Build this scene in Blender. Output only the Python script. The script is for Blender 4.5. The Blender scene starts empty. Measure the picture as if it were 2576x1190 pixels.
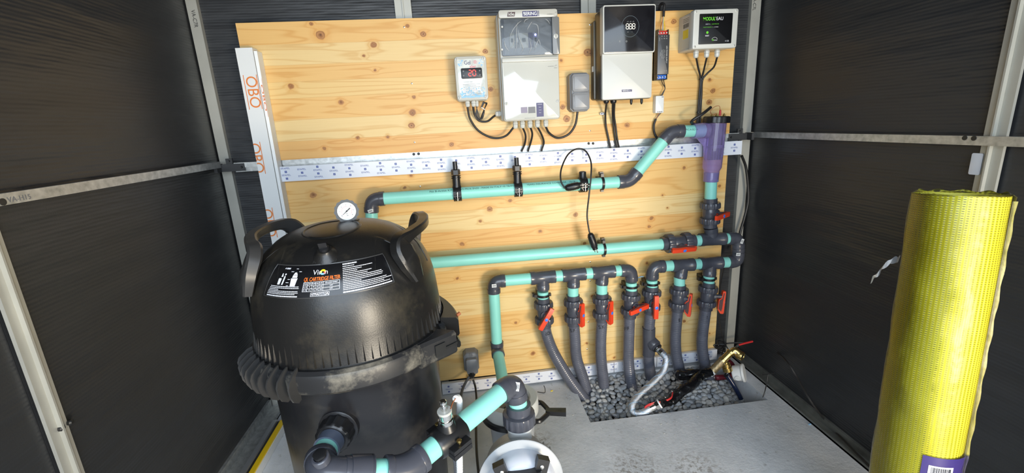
import bpy, math, random
import numpy as np
from math import sin, cos, pi, radians
from mathutils import Vector, Matrix, Quaternion

random.seed(7)
SC = bpy.context.scene
COL = SC.collection

# ------------------------------------------------------------------ camera
CAM = Vector((0.92938, -1.89822, 1.23042))
YAW, PITCH, ROLL, FPX = 0.107375, 0.250384, -0.054308, 1107.7
_f = Vector((sin(YAW)*cos(PITCH), cos(YAW)*cos(PITCH), -sin(PITCH)))
_r = Vector((cos(YAW), -sin(YAW), 0)); _u = _r.cross(_f)
RGT = cos(ROLL)*_r + sin(ROLL)*_u
UPV = -sin(ROLL)*_r + cos(ROLL)*_u
cd = bpy.data.cameras.new('camera'); cam = bpy.data.objects.new('camera', cd); COL.objects.link(cam)
cam.matrix_world = Matrix(((RGT.x, UPV.x, -_f.x, CAM.x), (RGT.y, UPV.y, -_f.y, CAM.y), (RGT.z, UPV.z, -_f.z, CAM.z), (0, 0, 0, 1)))
cd.sensor_width = 36.0; cd.lens = FPX/2576*36.0; cd.clip_start = 0.02
SC.camera = cam

# ------------------------------------------------------------------ world, lights, exposure
SC.view_settings.view_transform = 'Standard'; SC.view_settings.look = 'None'
SC.view_settings.gamma = 1.0; SC.view_settings.use_curve_mapping = False
SC.view_settings.exposure = -0.06
w = bpy.data.worlds.new('world'); SC.world = w; w.use_nodes = True
nt = w.node_tree; bg = nt.nodes['Background']
sky = nt.nodes.new('ShaderNodeTexSky'); sky.sky_type = 'NISHITA'; sky.sun_disc = False
sky.sun_elevation = radians(48); sky.sun_rotation = radians(80)
nt.links.new(sky.outputs[0], bg.inputs[0]); bg.inputs[1].default_value = 0.16

def area(name, loc, target, sx, sy, power, col):
    l = bpy.data.lights.new(name, 'AREA'); l.shape = 'RECTANGLE'; l.size = sx; l.size_y = sy
    l.energy = power; l.color = col
    o = bpy.data.objects.new(name, l); COL.objects.link(o); o.location = loc
    o.rotation_euler = (Vector(target)-Vector(loc)).to_track_quat('-Z', 'Y').to_euler()
    return o
area('doorway_daylight', (0.95, -2.95, 1.45), (1.15, 0, 0.6), 2.2, 1.6, 76, (0.77, 0.88, 1.0))
area('doorway_ground_bounce', (2.25, -3.3, 0.40), (1.2, 0, 1.0), 0.75, 0.6, 84, (1.0, 0.88, 0.70))
sl = bpy.data.lights.new('sun', 'SUN'); sl.energy = 3.2; sl.angle = radians(0.6); sl.color = (1, .94, .84)
so = bpy.data.objects.new('sun', sl); COL.objects.link(so)
so.rotation_euler = (Vector((-0.75, -0.30, -0.85))).to_track_quat('-Z', 'Y').to_euler(); so.location = (4, 1, 5)
try: SC.cycles.use_denoising = True
except Exception: pass

# ------------------------------------------------------------------ picture-to-room helper: a sight line cut with a plane of the room
def at(px, py, x=None, y=None, z=None):
    d = _f + RGT*((px-1288)/FPX) - UPV*((py-595)/FPX)
    if y is not None: t = (y-CAM.y)/d.y
    elif z is not None: t = (z-CAM.z)/d.z
    else: t = (x-CAM.x)/d.x
    return CAM + d*t

# ------------------------------------------------------------------ mesh builder
V = Vector
class B:
    def __init__(s): s.v = []; s.f = []
    def skin(s, loops, cap0=True, cap1=True, close=False):
        n = len(loops[0]); b = len(s.v)
        for L in loops: s.v += [tuple(p) for p in L]
        m = len(loops)
        for i in range(m if close else m-1):
            j = (i+1) % m
            for k in range(n):
                l = (k+1) % n
                s.f.append((b+i*n+k, b+i*n+l, b+j*n+l, b+j*n+k))
        if not close:
            if cap0: s.f.append(tuple(b+k for k in reversed(range(n))))
            if cap1: s.f.append(tuple(b+(m-1)*n+k for k in range(n)))
        return s
    def box(s, x0, x1, y0, y1, z0, z1):
        return s.skin([[(x0,y0,z),(x1,y0,z),(x1,y1,z),(x0,y1,z)] for z in (z0,z1)])
    def obox(s, c, ax, ay, az, hx, hy, hz):
        c = V(c); ax = V(ax).normalized()*hx; ay = V(ay).normalized()*hy; az = V(az).normalized()*hz
        return s.skin([[c+a*ax+b*ay+k*az for a, b in ((-1,-1),(1,-1),(1,1),(-1,1))] for k in (-1,1)])
    def lathe(s, o, d, prof, seg=32, cap0=True, cap1=True, teeth=None, ref=None, ell=1.0):
        o = V(o); d = V(d).normalized()
        u = (V(ref) if ref is not None else (V((0,0,1)) if abs(d.z) < .9 else V((1,0,0))))
        u = (u - d*u.dot(d)).normalized(); v = d.cross(u)
        L = []
        for h, r in prof:
            ring = []
            for k in range(seg):
                a = 2*pi*k/seg; rr = r
                if teeth and (k % 4) in (0, 1) and r > teeth[1]: rr = r-teeth[0]
                ring.append(o + d*h + (u*cos(a)*ell + v*sin(a))*rr)
            L.append(ring)
        return s.skin(L, cap0, cap1)
    def tube(s, pts, r, seg=12, cap=True, wall=None):
        pts = [V(p) for p in pts]; n = len(pts)
        rs = r if isinstance(r, (list, tuple)) else [r]*n
        T = []
        for i in range(n):
            t = (pts[min(i+1,n-1)]-pts[max(i-1,0)]); T.append(t.normalized())
        u = V((0,0,1)) if abs(T[0].z) < .9 else V((1,0,0))
        u = (u-T[0]*u.dot(T[0])).normalized(); L = []
        for i in range(n):
            u = (u-T[i]*u.dot(T[i])).normalized(); v = T[i].cross(u)
            L.append([pts[i]+(u*cos(2*pi*k/seg)+v*sin(2*pi*k/seg))*rs[i] for k in range(seg)])
        return s.skin(L, cap, cap)
    def poly(s, pts2, y0, y1, F=None):
        """outline in the local x/z plane, extruded along local y (y0..y1) through frame F"""
        F = F or (lambda a, b, c: V((a, b, c)))
        return s.skin([[F(a, y, c) for a, c in pts2] for y in (y0, y1)])
    def rpanel(s, x0, x1, z0, z1, yb, yf, rad=.01, bev=.003, F=None, seg=4, inner=True):
        """box with rounded corners; back at yb, front at yf (towards -y), eased front edge"""
        F = F or (lambda a, b, c: V((a, b, c)))
        def out(ins):
            r = max(rad-ins, .0005); P = []
            for cx, cz, a0 in ((x1-ins-r, z1-ins-r, 0), (x0+ins+r, z1-ins-r, 90), (x0+ins+r, z0+ins+r, 180), (x1-ins-r, z0+ins+r, 270)):
                for k in range(seg+1):
                    a = radians(a0+90*k/seg); P.append((cx+r*cos(a), cz+r*sin(a)))
            return P
        sg = 1 if yb > yf else -1
        st = [(yb, 0), (yf+sg*bev, 0), (yf+sg*bev*.3, bev*.3), (yf, bev)]
        return s.skin([[F(a, y, c) for a, c in out(i)] for y, i in st])
    def sphere(s, c, r, seg=16, rings=10, sc=(1,1,1)):
        c = V(c); L = []
        for i in range(1, rings):
            t = pi*i/rings
            L.append([c+V((r*sc[0]*sin(t)*cos(2*pi*k/seg), r*sc[1]*sin(t)*sin(2*pi*k/seg), r*sc[2]*cos(t))) for k in range(seg)])
        return s.skin(L)
    def raw(s, verts, faces):
        b = len(s.v); s.v += [tuple(p) for p in verts]; s.f += [tuple(b+i for i in f) for f in faces]; return s

ORG = {}
def obj(name, b, mt, parent=None, label=None, sharp=38, kind=None, color=None, loc=None):
    """links the builder as one mesh object; vertices are given in room coordinates"""
    o_ = ORG.get(parent.name) if parent else None
    if o_ is None:
        if loc is not None: o_ = V(loc)
        else:
            a = np.array(b.v); o_ = V(((a[:,0].min()+a[:,0].max())/2, (a[:,1].min()+a[:,1].max())/2, a[:,2].min()))
    me = bpy.data.meshes.new(name)
    a = np.array(b.v) - np.array(o_)
    me.from_pydata(a.tolist(), [], b.f); me.update()
    me.polygons.foreach_set('use_smooth', [True]*len(me.polygons))
    try: me.set_sharp_from_angle(angle=radians(sharp))
    except Exception: pass
    me.materials.append(mt)
    import bmesh
    bm = bmesh.new(); bm.from_mesh(me); bmesh.ops.recalc_face_normals(bm, faces=bm.faces); bm.to_mesh(me); bm.free()
    o = bpy.data.objects.new(name, me); COL.objects.link(o)
    if parent is None: o.location = o_
    else: o.parent = parent
    ORG[o.name] = o_
    if label: o['label'] = label
    if kind: o['kind'] = kind
    if color: o.color = color
    return o
def tag(o, label, cat, group=None, kind=None):
    o['label'] = label; o['category'] = cat
    if group: o['group'] = group
    if kind: o['kind'] = kind
    return o
def thing(name, label, cat, loc, group=None):
    o = bpy.data.objects.new(name, None); COL.objects.link(o); o.location = loc; o.empty_display_size = .05
    ORG[o.name] = V(loc); return tag(o, label, cat, group)
def struct(name, b, mt, parent=None, **k):
    o = obj(name, b, mt, parent, **k)
    if parent is None: o['kind'] = 'structure'
    return o
def rig(name, loc=(0,0,0)):
    o = bpy.data.objects.new(name, None); COL.objects.link(o); o.location = loc; ORG[o.name] = V(loc); o['kind'] = 'structure'; return o

def smoothline(P, n=6):
    P = [V(p) for p in P]; Q = [P[0]*2-P[1]] + P + [P[-1]*2-P[-2]]; out = []
    for i in range(1, len(Q)-2):
        a, b, c, d = Q[i-1:i+3]
        for k in range(n):
            t = k/n
            out.append(.5*((2*b)+(c-a)*t+(2*a-5*b+4*c-d)*t*t+(3*b-a-3*c+d)*t**3))
    out.append(P[-1]); return out
def arc(p0, c, p1, n=8):
    """quarter-bend through a corner (quadratic)"""
    p0, c, p1 = V(p0), V(c), V(p1)
    out = []
    for i in range(n+1):
        t = i/n; q = p0*(1-t)**2+c*2*t*(1-t)+p1*t*t
        # pull towards a true arc
        out.append(q)
    return out

# ------------------------------------------------------------------ text as thin mesh
_tc = {}
def glyphs(s, bold=False):
    k = (s, bold)
    if k not in _tc:
        c = bpy.data.curves.new('t', 'FONT'); c.body = s; c.size = 1; c.resolution_u = 2 if s == 'EFAPEL' else 5; c.align_x = 'CENTER'; c.align_y = 'CENTER'
        if bold: c.offset = .018
        o = bpy.data.objects.new('t', c); COL.objects.link(o)
        dg = bpy.context.evaluated_depsgraph_get(); me = bpy.data.meshes.new_from_object(o.evaluated_get(dg))
        vs = [tuple(v.co) for v in me.vertices]; fs = [tuple(p.vertices) for p in me.polygons]
        bpy.data.objects.remove(o); bpy.data.curves.remove(c); bpy.data.meshes.remove(me)
        _tc[k] = (vs, fs)
    return _tc[k]
def text(b, s, c, size, M, bold=False, wide=1.0, ang=0.0):
    """M(u, v) -> room point on the printed surface; c=(u,v) centre"""
    vs, fs = glyphs(s, bold); ca, sa = cos(ang), sin(ang)
    b.raw([M(c[0]+(x*wide*ca-y*sa)*size, c[1]+(x*wide*sa+y*ca)*size) for x, y, z in vs], fs); return b
def strip(b, u0, u1, v0, v1, M, n=1):
    P = [M(u0+(u1-u0)*i/n, v0) for i in range(n+1)] + [M(u1-(u1-u0)*i/n, v1) for i in range(n+1)]
    m = 2*n+2
    b.raw(P, [(i, i+1, m-2-i, m-1-i) for i in range(n)]); return b
def front(y):   # a printed surface facing the door, u = room x, v = room z
    return lambda u, v: V((u, y, v))
def ringmark(b, cu, cv, r0, r1, M, seg=32, a0=0, a1=360, ex=1.0):
    P = []; F = []
    for i in range(seg+1):
        a = radians(a0+(a1-a0)*i/seg)
        P += [M(cu+cos(a)*r0*ex, cv+sin(a)*r0), M(cu+cos(a)*r1*ex, cv+sin(a)*r1)]
        if i < seg: F.append((2*i, 2*i+1, 2*i+3, 2*i+2))
    b.raw(P, F); return b
def disc(b, cu, cv, r, M, seg=20, ex=1.0):
    P = [M(cu+cos(2*pi*i/seg)*r*ex, cv+sin(2*pi*i/seg)*r) for i in range(seg)]
    b.raw(P, [tuple(range(seg))]); return b
SEG7 = {'8':'abcdefg','2':'abged','0':'abcdef'}
def seven(b, ch, u, v, h, M, t=.12):
    w = h*.55; th = h*t
    S = {'a':(0,1,1,1),'b':(1,.5,1,1),'c':(1,0,1,.5),'d':(0,0,1,0),'e':(0,0,0,.5),'f':(0,.5,0,1),'g':(0,.5,1,.5)}
    for q in SEG7[ch]:
        a, c, d, e = S[q]; x0, x1 = u+a*w, u+d*w; y0, y1 = v+c*h, v+e*h
        if x0 == x1: strip(b, x0-th/2, x0+th/2, y0+th*.6, y1-th*.6, M)
        else: strip(b, x0+th*.6, x1-th*.6, y0-th/2, y0+th/2, M)

# ------------------------------------------------------------------ materials
def mat(name, col, rough=.5, metal=0.0, var=0.0, vscale=20, bump=0.0, bscale=200, spec=.5, trans=0.0, alpha=1.0, coat=0.0, emit=None, es=0, stretch=(1,1,1), dirt=None, dscale=9, damt=.5):
    m = bpy.data.materials.new(name); m.use_nodes = True; N = m.node_tree.nodes; L = m.node_tree.links
    p = N['Principled BSDF']; p.inputs['Base Color'].default_value = (*col, 1); p.inputs['Roughness'].default_value = rough
    p.inputs['Metallic'].default_value = metal; p.inputs['Specular IOR Level'].default_value = spec
    p.inputs['Transmission Weight'].default_value = trans; p.inputs['Alpha'].default_value = alpha
    p.inputs['Coat Weight'].default_value = coat
    if emit: p.inputs['Emission Color'].default_value = (*emit, 1); p.inputs['Emission Strength'].default_value = es
    if var or bump or dirt:
        g = N.new('ShaderNodeNewGeometry'); mp = N.new('ShaderNodeMapping'); mp.inputs['Scale'].default_value = stretch
        L.new(g.outputs['Position'], mp.inputs[0])
    cur = None
    if var:
        n = N.new('ShaderNodeTexNoise'); n.inputs['Scale'].default_value = vscale; n.inputs['Detail'].default_value = 6
        L.new(mp.outputs[0], n.inputs[0])
        r = N.new('ShaderNodeValToRGB'); e = r.color_ramp.elements
        e[0].position = .3; e[1].position = .7
        e[0].color = (*[max(0, c*(1-var)) for c in col], 1); e[1].color = (*[min(1, c*(1+var)) for c in col], 1)
        L.new(n.outputs[0], r.inputs[0]); cur = r.outputs[0]; L.new(cur, p.inputs['Base Color'])
    if dirt:
        n = N.new('ShaderNodeTexNoise'); n.inputs['Scale'].default_value = dscale; n.inputs['Detail'].default_value = 9; n.inputs['Roughness'].default_value = .7
        L.new(mp.outputs[0], n.inputs[0])
        r = N.new('ShaderNodeValToRGB'); r.color_ramp.elements[0].position = .5; r.color_ramp.elements[1].position = .72
        r.color_ramp.elements[1].color = (damt, damt, damt, 1)
        L.new(n.outputs[0], r.inputs[0])
        x = N.new('ShaderNodeMix'); x.data_type = 'RGBA'; x.inputs[7].default_value = (*dirt, 1); x.inputs[6].default_value = (*col, 1)
        L.new(r.outputs[0], x.inputs[0])
        if cur: L.new(cur, x.inputs[6])
        L.new(x.outputs[2], p.inputs['Base Color'])
    if bump:
        n = N.new('ShaderNodeTexNoise'); n.inputs['Scale'].default_value = bscale; n.inputs['Detail'].default_value = 4
        L.new(mp.outputs[0], n.inputs[0]); bp = N.new('ShaderNodeBump'); bp.inputs['Strength'].default_value = bump; bp.inputs['Distance'].default_value = .002
        L.new(n.outputs[0], bp.inputs['Height']); L.new(bp.outputs[0], p.inputs['Normal'])
    return m

def wall_material():
    m = bpy.data.materials.new('dark_fluted_sheet'); m.use_nodes = True; N = m.node_tree.nodes; L = m.node_tree.links
    p = N['Principled BSDF']; p.inputs['Roughness'].default_value = .40
    g = N.new('ShaderNodeNewGeometry')
    mp = N.new('ShaderNodeMapping'); mp.inputs['Scale'].default_value = (.6, .6, 1); L.new(g.outputs['Position'], mp.inputs[0])
    wv = N.new('ShaderNodeTexWave'); wv.bands_direction = 'Z'; wv.inputs['Scale'].default_value = 32; wv.inputs['Distortion'].default_value = .6; wv.inputs['Detail'].default_value = 1
    L.new(mp.outputs[0], wv.inputs[0])
    mp2 = N.new('ShaderNodeMapping'); mp2.inputs['Scale'].default_value = (1.2, 1.2, 7); L.new(g.outputs['Position'], mp2.inputs[0])
    n2 = N.new('ShaderNodeTexNoise'); n2.inputs['Scale'].default_value = 2.2; n2.inputs['Detail'].default_value = 3; L.new(mp2.outputs[0], n2.inputs[0])
    n3 = N.new('ShaderNodeTexNoise'); n3.inputs['Scale'].default_value = 260; L.new(g.outputs['Position'], n3.inputs[0])
    b1 = N.new('ShaderNodeBump'); b1.inputs['Strength'].default_value = .16; b1.inputs['Distance'].default_value = .002; L.new(wv.outputs[0], b1.inputs['Height'])
    b2 = N.new('ShaderNodeBump'); b2.inputs['Strength'].default_value = .5; b2.inputs['Distance'].default_value = .02; L.new(n2.outputs[0], b2.inputs['Height']); L.new(b1.outputs[0], b2.inputs['Normal'])
    b3 = N.new('ShaderNodeBump'); b3.inputs['Strength'].default_value = .2; b3.inputs['Distance'].default_value = .001; L.new(n3.outputs[0], b3.inputs['Height']); L.new(b2.outputs[0], b3.inputs['Normal'])
    L.new(b3.outputs[0], p.inputs['Normal'])
    r = N.new('ShaderNodeValToRGB'); r.color_ramp.elements[0].color = (.018, .0195, .022, 1); r.color_ramp.elements[1].color = (.030, .031, .033, 1)
    L.new(n2.outputs[0], r.inputs[0]); L.new(r.outputs[0], p.inputs['Base Color'])
    return m

KNOTS = [(806,88,20),(783,60,9),(940,113,15),(915,140,8),(944,177,7),(732,217,15),(858,257,12),(1037,283,18),(1035,316,16),(1025,65,9),(1065,85,14),
 (1041,245,9),(900,347,10),(976,345,9),(1136,364,11),(816,373,8),(1221,129,12),(1234,225,13),(1478,131,19),(1412,153,7),(1416,269,14),(1426,299,19),
 (1135,363,9),(1695,54,14),(1484,134,13),(1794,228,15),(1784,257,15),(1577,315,14),(1786,200,9),(1665,262,5),
 (788,491,16),(1018,472,8),(1034,442,9),(721,530,9),(1232,526,16),(1283,505,11),(1208,556,8),(1448,540,14),(1359,582,11),(1162,614,12),(1639,549,11),
 (1633,570,9),(1667,491,6),(1679,523,6),(1471,612,10),(1297,812,9),(1341,889,14),(1627,662,9),(1721,422,9),(1810,468,9),(1476,864,7),(1721,808,10),(1785,838,6),
 (1400,631,7),(1150,700,9),(1490,745,8),(1545,900,8)]
def pine_material():
    m = bpy.data.materials.new('knotty_pine'); m.use_nodes = True; N = m.node_tree.nodes; L = m.node_tree.links
    p = N['Principled BSDF']; p.inputs['Roughness'].default_value = .42; p.inputs['Specular IOR Level'].default_value = .35
    g = N.new('ShaderNodeNewGeometry'); oi = N.new('ShaderNodeObjectInfo')
    def math_(op, a, b=None, c=None):
        n = N.new('ShaderNodeMath'); n.operation = op
        for i, q in enumerate((a, b, c)):
            if q is None: continue
            if isinstance(q, (int, float)): n.inputs[i].default_value = q
            else: L.new(q, n.inputs[i])
        return n.outputs[0]
    def vm(op, a, b):
        n = N.new('ShaderNodeVectorMath'); n.operation = op; L.new(a, n.inputs[0])
        if isinstance(b, tuple): n.inputs[1].default_value = b
        else: L.new(b, n.inputs[1])
        return n
    P = g.outputs['Position']
    jn = N.new('ShaderNodeTexNoise'); jn.inputs['Scale'].default_value = 45; jn.inputs['Detail'].default_value = 2; L.new(P, jn.inputs[0])
    jit = vm('SCALE', vm('SUBTRACT', jn.outputs['Color'], (.5, .5, .5)).outputs[0], (0,0,0)); jit.inputs['Scale'].default_value = .010
    PJ = vm('ADD', P, jit.outputs[0]).outputs[0]
    near = None; push = None
    for kx, ky, kr in KNOTS:
        c = at(kx, ky, y=0); r = kr/FPX*1.9*.46
        d = vm('MULTIPLY', vm('SUBTRACT', PJ, tuple(c)).outputs[0], (1/(r*1.15), 0, 1/r))
        ln = N.new('ShaderNodeVectorMath'); ln.operation = 'LENGTH'; L.new(d.outputs[0], ln.inputs[0])
        near = ln.outputs['Value'] if near is None else math_('MINIMUM', near, ln.outputs['Value'])
    # growth rings bulge round the knots
    bulge = math_('DIVIDE', 1.0, math_('ADD', math_('MULTIPLY', near, near), 1.2))
    mp = N.new('ShaderNodeMapping'); mp.inputs['Scale'].default_value = (.55, 0, 9); L.new(P, mp.inputs[0])
    cb = N.new('ShaderNodeCombineXYZ'); L.new(math_('MULTIPLY', oi.outputs['Random'], 13.0), cb.inputs[0]); L.new(math_('MULTIPLY', oi.outputs['Random'], 37.0), cb.inputs[1])
    q = vm('ADD', mp.outputs[0], cb.outputs[0]).outputs[0]
    n1 = N.new('ShaderNodeTexNoise'); n1.inputs['Scale'].default_value = 1.6; n1.inputs['Detail'].default_value = 2; n1.inputs['Roughness'].default_value = .45; L.new(q, n1.inputs[0])
    ph = math_('ADD', math_('MULTIPLY', n1.outputs[0], 22.0), math_('MULTIPLY', bulge, 4.5))
    rings = math_('MULTIPLY_ADD', math_('SINE', math_('MULTIPLY', ph, 2.6)), .5, .5)
    rings = math_('POWER', rings, 7.0)
    mp2 = N.new('ShaderNodeMapping'); mp2.inputs['Scale'].default_value = (3, 3, 160); L.new(P, mp2.inputs[0])
    n2 = N.new('ShaderNodeTexNoise'); n2.inputs['Scale'].default_value = 1.5; n2.inputs['Detail'].default_value = 3; L.new(mp2.outputs[0], n2.inputs[0])
    grain = math_('ADD', math_('MULTIPLY', rings, .50), math_('MULTIPLY', n2.outputs[0], .35))
    def mixc(f, a, b, mode='MIX'):
        x = N.new('ShaderNodeMix'); x.data_type = 'RGBA'; x.blend_type = mode
        for i, q_ in ((0, f), (6, a), (7, b)):
            if isinstance(q_, tuple): x.inputs[i].default_value = q_
            elif isinstance(q_, (int, float)): x.inputs[i].default_value = q_
            else: L.new(q_, x.inputs[i])
        return x.outputs[2]
    base = oi.outputs['Color']
    dark = mixc(1.0, base, (.80, .62, .42, 1), 'MULTIPLY')
    c1 = mixc(grain, base, dark)
    halo = N.new('ShaderNodeMapRange'); halo.inputs['From Min'].default_value = .9; halo.inputs['From Max'].default_value = 2.6; halo.inputs['To Min'].default_value = .55; halo.inputs['To Max'].default_value = 0; L.new(near, halo.inputs[0])
    c2 = mixc(halo.outputs[0], c1, mixc(1.0, base, (.82, .60, .36, 1), 'MULTIPLY'))
    kn = N.new('ShaderNodeMapRange'); kn.inputs['From Min'].default_value = .85; kn.inputs['From Max'].default_value = 1.0; kn.inputs['To Min'].default_value = 1; kn.inputs['To Max'].default_value = 0; L.new(near, kn.inputs[0])
    kr_ = math_('MULTIPLY_ADD', math_('SINE', math_('MULTIPLY_ADD', n1.outputs[0], 30.0, math_('MULTIPLY', near, 9.0))), .5, .5)
    kc = mixc(kr_, (.30, .125, .038, 1), (.44, .21, .075, 1))
    c3 = mixc(kn.outputs[0], c2, kc)
    core = N.new('ShaderNodeMapRange'); core.inputs['From Min'].default_value = .12; core.inputs['From Max'].default_value = .28; core.inputs['To Min'].default_value = .8; core.inputs['To Max'].default_value = 0; L.new(near, core.inputs[0])
    c4 = mixc(core.outputs[0], c3, (.10, .035, .012, 1))
    L.new(c4, p.inputs['Base Color'])
    bp = N.new('ShaderNodeBump'); bp.inputs['Strength'].default_value = .12; bp.inputs['Distance'].default_value = .001; L.new(grain, bp.inputs['Height']); L.new(bp.outputs[0], p.inputs['Normal'])
    return m

def concrete_material():
    m = bpy.data.materials.new('bare_concrete'); m.use_nodes = True; N = m.node_tree.nodes; L = m.node_tree.links
    p = N['Principled BSDF']; p.inputs['Roughness'].default_value = .62
    g = N.new('ShaderNodeNewGeometry')
    def noise(s, d=6, r=.6):
        n = N.new('ShaderNodeTexNoise'); n.inputs['Scale'].default_value = s; n.inputs['Detail'].default_value = d; n.inputs['Roughness'].default_value = r; L.new(g.outputs['Position'], n.inputs[0]); return n.outputs[0]
    def ramp(f, a, b, ca, cb):
        r = N.new('ShaderNodeValToRGB'); r.color_ramp.elements[0].position = a; r.color_ramp.elements[1].position = b
        r.color_ramp.elements[0].color = (*ca, 1); r.color_ramp.elements[1].color = (*cb, 1); L.new(f, r.inputs[0]); return r.outputs[0]
    base = ramp(noise(7, 8, .65), .3, .7, (.53, .55, .57), (.72, .73, .74))
    spots = ramp(noise(34, 4, .6), .62, .72, (1, 1, 1), (.62, .60, .57))
    x = N.new('ShaderNodeMix'); x.data_type = 'RGBA'; x.blend_type = 'MULTIPLY'; x.inputs[0].default_value = .8; L.new(base, x.inputs[6]); L.new(spots, x.inputs[7])
    mudm = ramp(noise(5.5, 10, .75), .56, .66, (0, 0, 0), (1, 1, 1))
    # mud prints around two real spots on the slab
    tot = None
    for c, rr in (((1.47, -.62, 0), .13), ((1.68, -.66, 0), .12), ((1.9, -.9, 0), .10), ((1.15, -.42, 0), .08)):
        d = N.new('ShaderNodeVectorMath'); d.operation = 'DISTANCE'; L.new(g.outputs['Position'], d.inputs[0]); d.inputs[1].default_value = c
        q = N.new('ShaderNodeMapRange'); q.inputs['From Min'].default_value = rr*.3; q.inputs['From Max'].default_value = rr; q.inputs['To Min'].default_value = 1; q.inputs['To Max'].default_value = 0; L.new(d.outputs['Value'], q.inputs[0])
        if tot is None: tot = q.outputs[0]
        else:
            a = N.new('ShaderNodeMath'); a.operation = 'MAXIMUM'; L.new(tot, a.inputs[0]); L.new(q.outputs[0], a.inputs[1]); tot = a.outputs[0]
    fine = ramp(noise(60, 5, .7), .47, .6, (0, 0, 0), (1, 1, 1))
    mm = N.new('ShaderNodeMath'); mm.operation = 'MULTIPLY'; L.new(tot, mm.inputs[0]); L.new(fine, mm.inputs[1])
    m2 = N.new('ShaderNodeMath'); m2.operation = 'MULTIPLY'; L.new(mm.outputs[0], m2.inputs[0]); m2.inputs[1].default_value = .65
    y = N.new('ShaderNodeMix'); y.data_type = 'RGBA'; L.new(m2.outputs[0], y.inputs[0]); L.new(x.outputs[2], y.inputs[6]); y.inputs[7].default_value = (.16, .12, .08, 1)
    L.new(y.outputs[2], p.inputs['Base Color'])
    h = noise(55, 8, .7); bp = N.new('ShaderNodeBump'); bp.inputs['Strength'].default_value = .5; bp.inputs['Distance'].default_value = .004; L.new(h, bp.inputs['Height'])
    L.new(bp.outputs[0], p.inputs['Normal'])
    return m

def mesh_roll_material():
    m = bpy.data.materials.new('yellow_glass_fibre_mesh'); m.use_nodes = True; N = m.node_tree.nodes; L = m.node_tree.links
    p = N['Principled BSDF']; p.inputs['Roughness'].default_value = .45
    tc = N.new('ShaderNodeTexCoord'); s = N.new('ShaderNodeSeparateXYZ'); L.new(tc.outputs['Object'], s.inputs[0])
    def M(op, a, b=None, c=None):
        n = N.new('ShaderNodeMath'); n.operation = op
        for i, q in enumerate((a, b, c)):
            if q is None: continue
            if isinstance(q, (int, float)): n.inputs[i].default_value = q
            else: L.new(q, n.inputs[i])
        return n.outputs[0]
    th = M('ARCTAN2', s.outputs[1], s.outputs[0])
    u = M('MULTIPLY', th, .0905/.0098); v = M('MULTIPLY', s.outputs[2], 1/.0052)
    fu = M('FRACT', M('ADD', u, 50.0)); fv = M('FRACT', M('ADD', v, 500.0))
    du = M('LESS_THAN', M('ABSOLUTE', M('SUBTRACT', fu, .5)), .24); dv = M('LESS_THAN', M('ABSOLUTE', M('SUBTRACT', fv, .5)), .17)
    hole = M('MULTIPLY', du, dv)
    n = N.new('ShaderNodeTexNoise'); n.inputs['Scale'].default_value = 6; L.new(tc.outputs['Object'], n.inputs[0])
    r = N.new('ShaderNodeValToRGB'); r.color_ramp.elements[0].position = .35; r.color_ramp.elements[1].position = .65
    r.color_ramp.elements[0].color = (.70, .62, .015, 1); r.color_ramp.elements[1].color = (.76, .70, .04, 1); L.new(n.outputs[0], r.inputs[0])
    x = N.new('ShaderNodeMix'); x.data_type = 'RGBA'; L.new(hole, x.inputs[0]); L.new(r.outputs[0], x.inputs[6]); x.inputs[7].default_value = (.22, .20, .02, 1)
    L.new(x.outputs[2], p.inputs['Base Color'])
    rib = M('SINE', M('MULTIPLY', u, 2*pi)); hh = M('SUBTRACT', M('MULTIPLY', rib, .6), hole)
    bp = N.new('ShaderNodeBump'); bp.inputs['Strength'].default_value = .7; bp.inputs['Distance'].default_value = .0015; L.new(hh, bp.inputs['Height']); L.new(bp.outputs[0], p.inputs['Normal'])
    return m

def film_material(name, tint, rough=.12, strength=.5):
    m = bpy.data.materials.new(name); m.use_nodes = True; N = m.node_tree.nodes; L = m.node_tree.links
    N.remove(N['Principled BSDF']); out = N['Material Output']
    t = N.new('ShaderNodeBsdfTransparent'); t.inputs[0].default_value = (*tint, 1)
    gl = N.new('ShaderNodeBsdfGlossy'); gl.inputs['Roughness'].default_value = rough
    fr = N.new('ShaderNodeFresnel'); fr.inputs[0].default_value = 1.4
    n = N.new('ShaderNodeTexNoise'); n.inputs['Scale'].default_value = 14; n.inputs['Detail'].default_value = 3; g = N.new('ShaderNodeNewGeometry'); L.new(g.outputs['Position'], n.inputs[0])
    bp = N.new('ShaderNodeBump'); bp.inputs['Strength'].default_value = strength; bp.inputs['Distance'].default_value = .01; L.new(n.outputs[0], bp.inputs['Height'])
    L.new(bp.outputs[0], gl.inputs['Normal']); L.new(bp.outputs[0], fr.inputs['Normal'])
    mx = N.new('ShaderNodeMixShader'); L.new(fr.outputs[0], mx.inputs[0]); L.new(t.outputs[0], mx.inputs[1]); L.new(gl.outputs[0], mx.inputs[2])
    L.new(mx.outputs[0], out.inputs['Surface'])
    return m

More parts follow.
